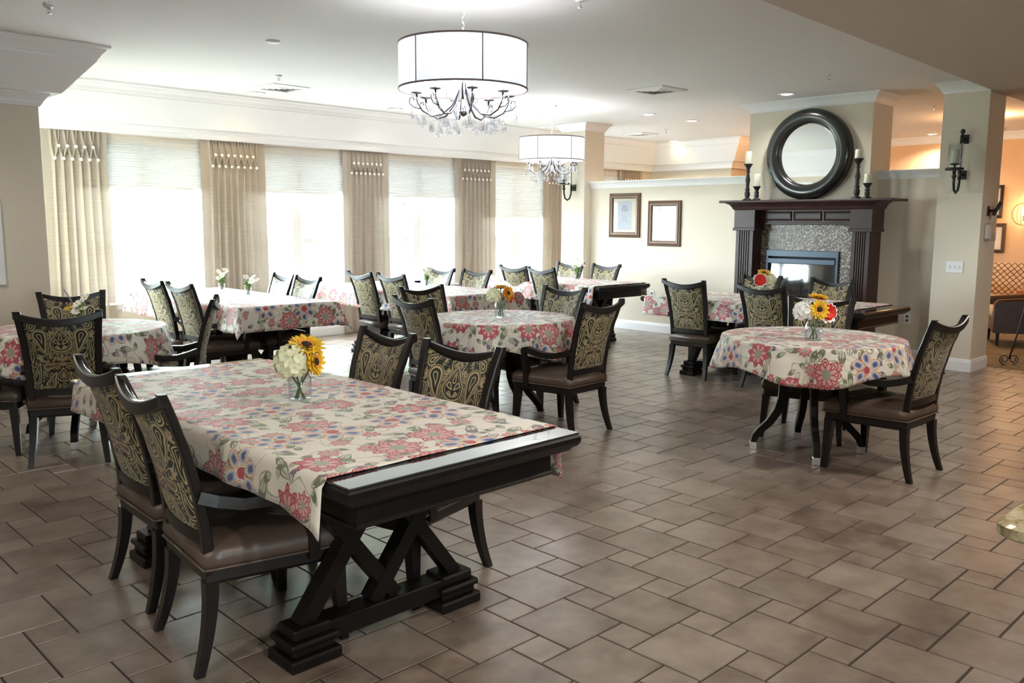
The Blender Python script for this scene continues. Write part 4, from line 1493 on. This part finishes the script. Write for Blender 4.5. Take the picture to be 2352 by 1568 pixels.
def make_chandelier(loc, chain, label, seed, seam):
    """loc: ceiling point, chain: drop to the shade's top"""
    rnd = random.Random(seed)
    t = empty('chandelier', loc, 0, label, 'chandelier', 'drum shade chandeliers')
    zt = -chain; zb = zt - .268; Rr = .40
    MB().lathe([(.002, 0), (.062, 0), (.062, -.012), (.03, -.028), (.002, -.03)], 24).build('canopy', 'chrome', t)
    mb = MB(); n = max(3, int((chain - .06) / .034))
    for k in range(n):
        z = -.03 - (chain - .06) * (k + .5) / n; hh = (chain - .06) / n * .62
        pts = []
        for q in range(13):
            a = 2 * PI * q / 12; xx = .009 * math.cos(a); zz = hh * math.sin(a)
            pts.append((xx, 0, z + zz) if k % 2 else (0, xx, z + zz))
        mb.tube(pts, .0022, 6)
    mb.build('chain', 'chrome', t)
    mb = MB(); mb.tube([(.028 * math.cos(a), 0, zt + .0 + .045 * math.sin(a)) for a in [PI * q / 10 for q in range(11)]], .004, 6)
    mb.tube([(0, 0, zt + .04), (0, 0, zb - .14)], .010, 10)
    for k in range(4):
        a = PI / 2 * k + .4; mb.tube([(0, 0, zt - .005), (Rr * math.cos(a), Rr * math.sin(a), zt - .005)], .003, 6)
    mb.lathe([(.002, zb - .165), (.02, zb - .155), (.03, zb - .14), (.014, zb - .12), (.012, zb - .06)], 16)
    mb.build('stem_rod', 'dark_chrome', t)
    # drum shade
    v, f, uv = [], [], []; sg = 72
    for z in (zb, zt):
        for k in range(sg + 1):
            a = 2 * PI * k / sg; v.append((Rr * math.cos(a), Rr * math.sin(a), z)); uv.append((Rr * a, z))
    for k in range(sg): f.append((k, k + 1, sg + 2 + k, sg + 1 + k))
    sh = MB().add(v, f, 0, uv, True).build('drum_shade', 'shade', t)
    for z in (zb, zt):
        MB().lathe([(Rr - .003, z - .005), (Rr + .004, z - .005), (Rr + .004, z + .005), (Rr - .003, z + .005), (Rr - .003, z - .005)], 72, cap=False).build('rim', 'frame_wire', sh)
    for k in range(6):
        a = 2 * PI * k / 6 + seam
        MB().tube([((Rr + .002) * math.cos(a), (Rr + .002) * math.sin(a), zb), ((Rr + .002) * math.cos(a), (Rr + .002) * math.sin(a), zt)], .0035, 6).build('seam', 'frame_wire', sh)
    cr0 = None

    def crystal(p, k):
        nonlocal cr0
        if cr0 is None:
            cr0 = MB().lathe([(.0008, .010), (.0022, .004), (.006, -.010), (.0115, -.026), (.0125, -.034), (.009, -.044), (.001, -.050)], 8, smooth=False).build('crystal_drop', 'crystal', t)
            c = cr0
        else:
            c = cr0.copy(); COL.objects.link(c); c.parent = t
        c.location = p; c.scale = (k, k, k); c.rotation_euler = (0, 0, rnd.uniform(0, 3))
    for k in range(8):
        a = 2 * PI * k / 8 + .25; c, s_ = math.cos(a), math.sin(a)
        pr = [(.015, zb + .05), (.035, zb - .02), (.075, zb - .10), (.135, zb - .155), (.20, zb - .165), (.255, zb - .135), (.285, zb - .085), (.292, zb - .035)]
        ar = MB().tube([(r * c, r * s_, z) for r, z in pr], .0065, 8).build('arm', 'dark_chrome', t)
        MB().tube([((.262 + q[0]) * c, (.262 + q[0]) * s_, zb + q[1]) for q in ((0, -.125), (.05, -.115), (.075, -.09), (.07, -.06), (.05, -.058), (.045, -.075))], .004, 6).build('scroll', 'dark_chrome', ar)
        MB().lathe([(.004, zb - .040), (.032, zb - .034), (.040, zb - .028), (.030, zb - .030), (.012, zb - .026), (.010, zb - .02)], 18, (.292 * c, .292 * s_, 0)).build('drip_pan', 'dark_chrome', ar)
        MB().lathe([(.010, zb - .028), (.011, zb - .02), (.011, zb + .055), (.004, zb + .06)], 12, (.292 * c, .292 * s_, 0)).build('candle_sleeve', 'white_plastic', ar)
        MB().lathe([(.004, zb + .058), (.012, zb + .078), (.014, zb + .092), (.008, zb + .115), (.001, zb + .132)], 10, (.292 * c, .292 * s_, 0)).build('bulb', 'bulb', ar)
        for (r, z, jj) in ((.20, zb - .185, 3), (.255, zb - .16, 3), (.33, zb - .10, 2), (.135, zb - .175, 2), (.292, zb - .05, 2)):
            for q in range(jj):
                aa = a + rnd.uniform(-.13, .13) / max(r, .1) * .22
                crystal(((r + rnd.uniform(-.02, .02)) * math.cos(aa), (r + rnd.uniform(-.02, .02)) * math.sin(aa), z - rnd.uniform(0, .055)), rnd.uniform(.75, 1.05))
    return t


MAT['frame_wire'] = plain('taupe_wire', (0.20, 0.16, 0.15), 0.5)
make_chandelier(CHAND[0], .335, 'large drum shade chandelier nearest the viewer, hung with crystal drops', 1, .09)
make_chandelier(CHAND[1], .395, 'smaller-looking drum shade chandelier farther away, before the far pillar', 2, .33)

# ------------------------------------------------------------------ ceiling fittings
for (x, y), colr, en, lab in CANS:
    t = empty('recessed_light', (x, y, TOPZ), 0, lab, 'ceiling light', 'recessed ceiling lights')
    MB().lathe([(.062, -.001), (.095, -.001), (.098, -.006), (.090, -.010), (.064, -.004), (.062, -.001)], 28, cap=False).build('trim_ring', 'white_plastic', t)
    MB().lathe([(.001, -.012), (.04, -.010), (.062, -.001), (.001, -.001)], 24).build('lamp_lens', 'bulb_warm' if colr[2] < .6 else 'bulb', t)


def vent(x, y, s, label):
    t = empty('ceiling_vent', (x, y, TOPZ), 0, label, 'air vent', 'square ceiling vents')
    mb = MB(); h = s / 2
    ring = lambda i, z: [(-h + i, -h + i, z), (h - i, -h + i, z), (h - i, h - i, z), (-h + i, h - i, z)]
    MB().loft([ring(0, -.001), ring(0, -.008), ring(.03, -.020), ring(.055, -.020), ring(.055, -.001)], cap=False).build('frame', 'white_plastic', t)
    MB().box(-h + .05, h - .05, -h + .05, h - .05, -.004, -.002).build('backing', 'vent_dark', t)
    for k in range(3):
        i = .075 + k * .045
        MB().loft([ring(i, -.004), ring(i + .028, -.021), ring(i + .031, -.021), ring(i + .004, -.004)], cap=False).build('louver', 'white_plastic', t)


vent(4.92, 8.58, .44, 'square vent near the windows, left of the large chandelier')
vent(7.83, 5.78, .46, 'square vent in the middle of the ceiling, right of the far chandelier')
vent(11.42, 8.74, .42, 'square vent farthest off, beyond the half wall')


def sprinkler(x, y, label):
    t = empty('sprinkler_head', (x, y, TOPZ), 0, label, 'sprinkler', 'fire sprinklers in the ceiling')
    MB().lathe([(.001, -.001), (.034, -.001), (.032, -.008), (.012, -.012), (.001, -.012)], 18).build('escutcheon', 'white_plastic', t)
    mb = MB(); mb.tube([(-.010, 0, -.010), (-.013, 0, -.028), (0, 0, -.040)], .0025, 6); mb.tube([(.010, 0, -.010), (.013, 0, -.028), (0, 0, -.040)], .0025, 6); mb.tube([(0, 0, -.01), (0, 0, -.045)], .0035, 6)
    mb.build('yoke', 'chrome', t)
    MB().lathe([(.001, -.050), (.016, -.050), (.016, -.046), (.001, -.044)], 14).build('deflector', 'chrome', t)


for x, y, lab in [(2.007, 6.504, 'sprinkler head over the left side, before the cove'), (4.499, 7.896, 'sprinkler head above the square window vent'),
                  (8.155, 4.003, 'sprinkler head above the chimney breast, over the round mirror'), (4.382, 3.862, 'sprinkler head at the top edge, right of the large chandelier'),
                  (11.18, 4.138, 'sprinkler head between chimney breast and near pillar'), (14.13, 4.205, 'sprinkler head in the lounge right of the near pillar'),
                  (11.174, 8.064, 'sprinkler head beyond the half wall, near the far vent'), (8.213, 7.925, 'sprinkler head left of the far chandelier canopy')]:
    sprinkler(x, y, lab)
tag(MB().lathe([(.001, -.001), (.055, -.001), (.055, -.010), (.045, -.016), (.001, -.018)], 24).build('smoke_detector', 'white_plastic', loc=(3.633, 6.448, TOPZ)), 'small flat white disc on the ceiling left of the large chandelier', 'smoke detector')

# ------------------------------------------------------------------ fireplace
fp = empty('fireplace', (9.54, 4.80, 0), 0, 'dark wood mantel fireplace with a mosaic tile surround', 'fireplace')
XF = 9.25 - 9.54


def fbox(name, x0, x1, y0, y1, z0, z1, mat='cherry', par=None, b=.005):
    return MB().bbox(x0 - 9.54, x1 - 9.54, y0 - 4.80, y1 - 4.80, z0, z1, b).build(name, mat, par or fp)


for (ya, yb) in ((5.385, 5.611), (3.993, 4.189)):
    mb = MB()
    x0 = XF; y0, y1 = ya - 4.8, yb - 4.8
    mb.box(x0 + .012, -.001, y0, y1, 0, 1.42)
    n = 5; w = (y1 - y0 - .06) / (2 * n + 1)
    mb.box(x0, x0 + .014, y0, y0 + .03 + w, .16, 1.42); mb.box(x0, x0 + .014, y1 - .03 - w, y1, .16, 1.42)
    for k in range(1, n): mb.box(x0, x0 + .014, y0 + .03 + 2 * k * w, y0 + .03 + (2 * k + 1) * w, .16, 1.42)
    mb.bbox(x0 - .012, -.001, y0 - .012, y1 + .012, 0, .16, .006)
    mb.build('pilaster', 'cherry', fp)
    fbox('capital', 9.235, 9.539, ya - .025, yb + .025, 1.445, 1.665)
    fbox('necking', 9.222, 9.539, ya - .035, yb + .035, 1.415, 1.448)
mb = MB(); mb.box(9.385 - 9.54, -.001, 4.21 - 4.8, 5.36 - 4.8, 1.487, 1.68); mb.bbox(9.37 - 9.54, -.001, 4.21 - 4.8, 5.36 - 4.8, 1.487, 1.512, .005); mb.bbox(9.37 - 9.54, -.001, 4.21 - 4.8, 5.36 - 4.8, 1.655, 1.68, .005)
mb.build('frieze', 'cherry', fp)
for k in range(3):
    ya = 4.245 + k * .365
    mb = MB(); X = 9.385 - 9.54
    r = lambda i, x: [(x, ya + i - 4.8, 1.530 + i), (x, ya + .345 - i - 4.8, 1.530 + i), (x, ya + .345 - i - 4.8, 1.640 - i), (x, ya + i - 4.8, 1.640 - i)]
    mb.loft([r(0, X), r(.002, X - .012), r(.010, X - .014), r(.018, X - .004), r(.03, X - .002)], cap=True)
    mb.build('frieze_panel', 'cherry', fp)
# cornice and shelf
path = [(9.539, 3.965), (9.222, 3.965), (9.222, 4.215), (9.37, 4.215), (9.37, 5.36), (9.222, 5.36), (9.222, 5.64), (9.539, 5.64)][::-1]
CORN = [(-.02, 1.655), (.0, 1.655), (.004, 1.664), (.012, 1.668), (.02, 1.690), (.045, 1.720), (.07, 1.732), (.075, 1.742), (-.02, 1.742)]
mb = MB(); sweep(mb, CORN, [(x - 9.54, y - 4.8) for x, y in [(9.539, 3.965), (9.232, 3.965), (9.232, 5.64), (9.539, 5.64)][::-1]])
mb.build('cornice', 'cherry', fp)
fbox('mantel_shelf', 9.140, 9.539, 3.725, 5.80, 1.740, 1.768, b=.008)
# mosaic
mb = MB()


def quadx(mb, x, ya, yb, za, zb): mb.add([(x - 9.54, ya - 4.8, za), (x - 9.54, yb - 4.8, za), (x - 9.54, yb - 4.8, zb), (x - 9.54, ya - 4.8, zb)], [(0, 1, 2, 3)], 0, [(ya, za), (yb, za), (yb, zb), (ya, zb)])


for (ya, yb, za, zb) in ((4.18, 5.40, 1.19, 1.488), (4.18, 4.405, 0, 1.19), (5.305, 5.40, 0, 1.19)):
    mb.box(9.452 - 9.54, -.001, ya - 4.8, yb - 4.8, za, zb)
    quadx(mb, 9.450, ya, yb, za, zb)
mb.build('mosaic_surround', 'mosaic', fp)
# firebox
fr = MB(); X0, X1 = 9.425 - 9.54, 9.50 - 9.54
fr.bbox(X0, X1, 4.405 - 4.8, 5.305 - 4.8, 1.115, 1.19, .004)
fr.bbox(X0, X1, 4.405 - 4.8, 4.44 - 4.8, .02, 1.12, .004); fr.bbox(X0, X1, 5.27 - 4.8, 5.305 - 4.8, .02, 1.12, .004)
fr.bbox(X0 - .01, X1, 4.44 - 4.8, 5.27 - 4.8, 1.035, 1.095, .004); fr.bbox(X0, X1, 4.405 - 4.8, 5.305 - 4.8, .0, .12, .004)
fo = fr.build('firebox_frame', 'pale_metal', fp)
MB().box(9.478 - 9.54, 9.486 - 9.54, 4.44 - 4.8, 5.27 - 4.8, .1, 1.115).build('louver_backing', 'dark_inside', fo)
for (ya, yb) in ((4.44, 4.853), (4.857, 5.27)):
    xt, xb = 9.468 - 9.54, 9.430 - 9.54
    d = MB().loft([[(xb, ya - 4.8, .12), (xb, yb - 4.8, .12), (xb + .006, yb - 4.8, .12), (xb + .006, ya - 4.8, .12)],
                   [(xt, ya - 4.8, 1.03), (xt, yb - 4.8, 1.03), (xt + .006, yb - 4.8, 1.03), (xt + .006, ya - 4.8, 1.03)]]).build('glass_door', 'fire_glass', fp)
    MB().tube([(9.432 - 9.54, (4.835 if ya < 4.8 else 4.875) - 4.8, .50), (9.432 - 9.54, (4.835 if ya < 4.8 else 4.875) - 4.8, .66)], .005, 6).build('handle', 'pale_metal', d)

# mirror
t = empty('round_mirror', (9.49, 4.862, 1.772), 0, 'round mirror in a thick black ring frame above the mantel', 'mirror')
mb = MB(); rs = []
rx = MB()
prof = []
for k in range(17):
    a = PI * k / 16
    prof.append((.428 + .085 * math.cos(a), .015 + .062 * math.sin(a)))
prof = [(.513, -.045)] + prof + [(.343, -.045)]
seg = 64; rings = []
for r, d in prof: rings.append([(-d, r * math.cos(2 * PI * j / seg), .513 + r * math.sin(2 * PI * j / seg)) for j in range(seg)])
MB().loft(rings, cap=False, smooth=True).build('ring_frame', 'mirror_frame', t)
mb = MB()
mb.lathe([(.001, .0), (.346, .0), (.346, .012), (.001, .012)], 64, (.0, 0, .513), ax='x', smooth=False)
mb.build('mirror_glass', 'mirror', t)
mb = MB()
for k in range(72):
    a = 2 * PI * k / 72; mb.ell((-.012, .345 * math.cos(a), .513 + .345 * math.sin(a)), (.008, .0075, .0075), 6, 4)
mb.build('bead_edge', 'mirror_frame', t)
MB().box(-.03, .02, -.05, .05, -.003, .012).build('rest_block', 'cherry', t)

# candlesticks
SH = 1.769


def candlestick(y, h, ch, r, label):
    t = empty('candlestick', (9.345, y, SH), 0, label, 'candlestick', 'candlesticks on the mantel')
    k = h
    if h > .3: pr = [(.001, 0), (.058, 0), (.058, .008), (.045, .020), (.022, .032), (.030, .050), (.034, .085), (.022, .115), (.030, .130), (.020, .150), (.022, .20), (.030, .24), (.020, .29), (.016, .325), (.026, .340), (.018, .355), (.022, .375), (r * .8, k - .02), (r, k - .008), (r, k), (.001, k)]
    else: pr = [(.001, 0), (.052, 0), (.052, .008), (.040, .018), (.020, .028), (.030, .055), (.022, .078), (.030, .092), (.019, .110), (r * .75, k - .02), (r, k - .008), (r, k), (.001, k)]
    MB().lathe(pr, 24).build('holder', 'black_metal', t)
    MB().lathe([(.001, k), (.037, k), (.038, k + .004), (.038, k + ch - .006), (.033, k + ch), (.001, k + ch - .006)], 22).build('candle', 'candle', t)


candlestick(5.54, .432, .145, .052, 'tall black candlestick left of the mirror with an ivory candle')
candlestick(5.415, .166, .145, .046, 'short black candlestick left of the mirror with an ivory candle')
candlestick(4.205, .432, .095, .055, 'tall black candlestick right of the mirror with an ivory candle')
candlestick(4.09, .166, .098, .048, 'short black candlestick at the right end of the mantel')

# ------------------------------------------------------------------ wall sconces


def sconce(x, y, z, label):
    """x: wall face; z: lower plate height"""
    t = empty('wall_sconce', (x, y, z), 0, label, 'wall sconce', 'black iron candle sconces')
    for dz in (0, .353):
        MB().bbox(-.012, -.001, -.042, .042, dz - .045, dz + .045, .004).build('wall_plate', 'black_metal', t)
    mb = MB()
    for dz in (0, .353):
        mb.tube([(-.006, 0, dz), (-.06, 0, dz)], .012, 8); mb.lathe([(.001, dz - .045), (.014, dz - .045), (.014, dz + .045), (.001, dz + .045)], 12, (-.068, 0, 0))
    mb.tube([(-.068, 0, .39), (-.068, 0, .03)], .006, 8)
    mb.ell((-.068, 0, .425), (.024, .024, .026), 12, 8)
    mb.tube([(-.068, 0, -.03), (-.072, 0, -.09), (-.10, 0, -.155), (-.15, 0, -.180), (-.20, 0, -.155), (-.222, 0, -.09), (-.226, 0, .0)], [.012] * 5 + [.013, .014], 10)
    mb.lathe([(.010, -.045), (.026, -.02), (.014, .0), (.018, .03), (.012, .035)], 14, (-.226, 0, 0))
    mb.build('bracket', 'black_metal', t)
    MB().lathe([(.001, .038), (.082, .038), (.086, .045), (.086, .062), (.001, .062)], 28, (-.226, 0, 0)).build('gallery', 'black_metal', t)
    MB().lathe([(.010, .062), (.010, .085), (.045, .095), (.048, .104), (.001, .104)], 16, (-.226, 0, 0)).build('candle_cup', 'black_metal', t)
    MB().lathe([(.001, .104), (.038, .104), (.038, .232), (.034, .236), (.001, .232)], 20, (-.226, 0, 0)).build('candle', 'candle', t)
    MB().lathe([(.068, .062), (.068, .30), (.0655, .30), (.0655, .062)], 28, (-.226, 0, 0), cap=False).build('glass_sleeve', 'jar', t)


sconce(9.47, 3.183, 1.993, 'black iron candle sconce on the near pillar at the right')
sconce(9.62, 8.544, 2.002, 'black iron candle sconce on the far pillar behind the chandelier crystals')

# ------------------------------------------------------------------ pictures on the half wall


def picture(xw, y0, y1, z0, z1, fw, framemat, artmat, label, group):
    """frame facing -x on the wall plane xw"""
    yc, zc = (y0 + y1) / 2, (z0 + z1) / 2; hy, hz = (y1 - y0) / 2, (z1 - z0) / 2
    t = empty('framed_picture', (xw, yc, zc), 0, label, 'picture', group)
    r = lambda i, x: [(x, -hy + i, -hz + i), (x, hy - i, -hz + i), (x, hy - i, hz - i), (x, -hy + i, hz - i)]
    MB().loft([r(0, -.001), r(0, -.020), r(fw * .12, -.028), r(fw * .35, -.022), r(fw * .5, -.032), r(fw * .8, -.030), r(fw * .9, -.016), r(fw, -.016), r(fw, -.001)], cap=False).build('frame', framemat, t)
    i = fw * .95
    MB().add([(-.012, -hy + i, -hz + i), (-.012, hy - i, -hz + i), (-.012, hy - i, hz - i), (-.012, -hy + i, hz - i)], [(0, 1, 2, 3)], 0,
             [(hy - i, -hz + i), (-hy + i, -hz + i), (-hy + i, hz - i), (hy - i, hz - i)]).build('artwork', artmat, t)
    return t


picture(9.77, 7.44, 7.985, 1.296, 1.910, .075, 'frame_bronze', 'portrait', 'framed pencil portrait of a head, left of the two on the half wall', 'framed drawings on the half wall')
picture(9.77, 6.762, 7.30, 1.186, 1.800, .075, 'frame_bronze', 'sketch', 'framed pale sketch behind glass, right of the two on the half wall', 'framed drawings on the half wall')
# wall plates
t = empty('switch_plate', (9.47, 3.191, 1.066), 0, 'white three-gang light switch plate on the near pillar', 'light switch')
MB().bbox(-.008, -.001, -.083, .083, -.057, .057, .003).build('plate', 'white_plastic', t)
for k in (-1, 0, 1): MB().bbox(-.016, -.007, k * .046 - .006, k * .046 + .006, -.014, .014, .002).build('toggle', 'white_plastic', t)
for (y, z, lab) in ((3.745, .469, 'white wall outlet right of the fireplace, low on the half wall'), (7.211, .512, 'white wall outlet below the framed sketch, low on the half wall')):
    t = empty('wall_outlet', (9.77, y, z), 0, lab, 'outlet', 'wall outlets')
    MB().bbox(-.007, -.001, -.038, .038, -.058, .058, .003).build('plate', 'white_plastic', t)
    for dz in (-.022, .022): MB().bbox(-.010, -.006, -.016, .016, dz - .014, dz + .014, .002).build('socket', 'vent_dark', t)
# reader and covered box on the pillar's right face
t = empty('card_reader', (9.66, 2.976, 1.635), 0, 'black angled device sticking out of the near pillar', 'reader')
MB().bbox(-.03, .03, -.012, -.001, -.05, .05, .003).build('mount', 'black_metal', t)
MB().tube([(0, -.01, 0), (.02, -.06, .01)], .014, 8).build('arm', 'black_metal', t)
m4 = Matrix.Translation((.035, -.075, .03)) @ Matrix.Rotation(R(25), 4, 'X') @ Matrix.Rotation(R(20), 4, 'Z')
MB().bbox(-.055, .055, -.014, .014, -.075, .075, .005, mtx=m4).build('head', 'black_metal', t)
t = empty('alarm_box', (9.66, 2.976, 1.425), 0, 'small white alarm box under a clear cover on the near pillar', 'alarm box')
MB().bbox(-.055, .055, -.03, -.001, -.07, .07, .004).build('body', 'white_plastic', t)
MB().bbox(-.075, .075, -.075, -.001, -.09, .09, .006).build('clear_cover', 'jar', t)
# pale board at the left edge
t = empty('wall_board', (1.35, 8.05, 1.32), 0, 'pale board on the left wall, cut by the picture edge', 'board')
MB().bbox(-.66, .66, -.03, -.001, -.35, .35, .004).build('frame', 'white_plastic', t)
MB().box(-.63, .63, -.033, -.029, -.32, .32).build('panel', 'white_trim', t)

# ------------------------------------------------------------------ granite counter at the right edge
t = empty('counter', (1.885, .53, 0), 0, 'granite counter corner cut off at the lower right edge', 'counter')
rs = []
for i, z in ((.008, .868), (.0, .874), (.0, .894), (.008, .90)):
    pts = [(.05 + 3.0, -i), (3.05, -1.6), (i, -1.6)]
    pts = [(3.05, -i), (3.05, -1.6), (i, -1.6)] + [(i + .05 - .05 * math.cos(a), -i - .05 + .05 * math.sin(a)) for a in [PI / 2 * q / 6 for q in range(7)]]
    rs.append([(x, y, z) for x, y in pts])
MB().loft(rs).build('countertop', 'granite', t)
MB().box(.30, 3.0, -1.5, -.25, 0, .862).build('cabinet', 'cherry', t)

# ------------------------------------------------------------------ lounge beyond the near pillar
LG = 'lounge pictures'
picture(15.0, 4.41, 4.95, 1.60, 2.11, .05, 'frame_dark', 'lounge_art', 'upper black framed print in the lounge, cut by the near pillar', LG)
picture(15.0, 4.34, 4.90, 1.06, 1.52, .055, 'frame_bronze', 'lounge_art', 'lower brown framed print in the lounge, cut by the near pillar', LG)
t = empty('wall_lamp', (15.0, 4.07, 1.66), 0, 'wire orb wall lamp glowing in the lounge at the right edge', 'wall lamp')
MB().lathe([(.001, -.02), (.05, -.02), (.05, 0), (.001, 0)], 16, ax='x').build('back_plate', 'frame_bronze', t)
mb = MB()
for k in range(4):
    a = PI * k / 4
    mb.tube([(-.16 + .15 * math.cos(q) * math.cos(a), .17 * math.cos(q) * math.sin(a), .17 * math.sin(q)) for q in [2 * PI * j / 24 for j in range(25)]], .0035, 6)
mb.tube([(-.01, 0, -.08), (-.16, 0, -.1), (-.16, 0, -.02)], .006, 6)
mb.build('wire_orb', 'frame_bronze', t)
MB().ell((-.16, 0, .02), (.03, .03, .042), 12, 8).build('bulb', 'bulb_warm', t)
light('wall_lamp_glow', 'POINT', (14.84, 4.07, 1.69), 11, (1, .66, .36), shadow_soft_size=.05)


def armchair(x, y, rz, label, shell, cush, group='lounge armchairs'):
    t = empty('armchair', (x, y, 0.004), rz, label, 'armchair', group)
    def puff(name, x0, x1, y0, y1, z0, z1, mat, b=.05):
        v, uv, f = [], [], []
        mb = MB(); mb.bbox(x0, x1, y0, y1, z0, z1, b)
        mb.uvs = {i: (p[0] + p[1] * .3, p[2] + p[1] * .7) for i, p in enumerate(mb.v)}
        return mb.build(name, mat, t, smooth=False)
    puff('base', -.36, .36, -.34, .36, .16, .33, shell, .02)
    puff('seat_cushion', -.25, .25, -.22, .38, .33, .47, cush, .04)
    mb = MB(); rs = []
    for z, y0_, y1_, w in ((.40, -.36, -.20, .27), (.62, -.40, -.24, .29), (.84, -.45, -.31, .29), (.93, -.46, -.36, .26)):
        rs.append([(-w, y0_, z), (w, y0_, z), (w, y1_, z), (-w, y1_, z)])
    mb.loft(rs); mb.uvs = {i: (p[0], p[2]) for i, p in enumerate(mb.v)}
    mb.build('back_cushion', cush, t)
    mb = MB(); rs = []
    for z, w in ((.30, .33), (.60, .33), (.86, .31)):
        yb = -.36 - .10 * max(0, (z - .3)); rs.append([(-w, yb - .05, z), (w, yb - .05, z), (w, yb - .001, z), (-w, yb - .001, z)])
    mb.loft(rs).build('back_shell', shell, t)
    for s_ in (-1, 1):
        rs = []
        for yy, zt in ((-.40, .84), (-.30, .74), (-.18, .64), (.0, .60), (.20, .585), (.34, .57), (.38, .53)):
            xo = s_ * .37; xi = s_ * .265
            rs.append([(xo, yy, .16), (xi, yy, .16), (xi, yy, zt - .03), (xi + s_ * .02, yy, zt), (xo - s_ * .02, yy, zt), (xo, yy, zt - .03)])
        MB().loft(rs).build('arm', shell, t)
        for yy in (-.32, .32): MB().loft([[(s_ * .33 + a * .02, yy + b * .02, .165) for a, b in ((-1, -1), (1, -1), (1, 1), (-1, 1))], [(s_ * .33 + a * .014, yy + b * .014, 0) for a, b in ((-1, -1), (1, -1), (1, 1), (-1, 1))]]).build('leg', 'wood', t)
    return t


armchair(13.95, 4.05, R(100), 'lounge armchair with cream lattice cushions and chestnut leather arms', 'brown_leather', 'lattice')
armchair(12.25, 3.27, R(25), 'dark brown leather armchair at the right edge, side on', 'dark_leather', 'lattice')
# iron display stand on scroll feet
t = empty('display_stand', (10.28, 2.845, 0.004), 0, 'black iron display stand on scroll feet at the right edge', 'stand')
mb = MB()
for s_ in (-1, 1):
    pts = []
    for k in range(22):
        a = k * .42; r = .055 - .0018 * k
        pts.append((s_ * .035 + s_ * r * .7 * math.sin(a), -s_ * .035 - s_ * r * .7 * math.sin(a), .058 - r * math.cos(a)))
    mb.tube(pts, .006, 6)
mb.build('scroll_foot', 'black_metal', t)
MB().tube([(0, 0, .06), (.06, -.06, .40), (.14, -.14, 1.0), (.16, -.16, 1.30)], .009, 8).build('pole', 'black_metal', t)
m4 = Matrix.Translation((.20, -.30, 1.05)) @ Matrix.Rotation(R(-45), 4, 'Z') @ Matrix.Rotation(R(-8), 4, 'X')
MB().bbox(-.22, .28, -.012, .012, -.16, .36, .004, mtx=m4).build('panel', 'black_metal', t)
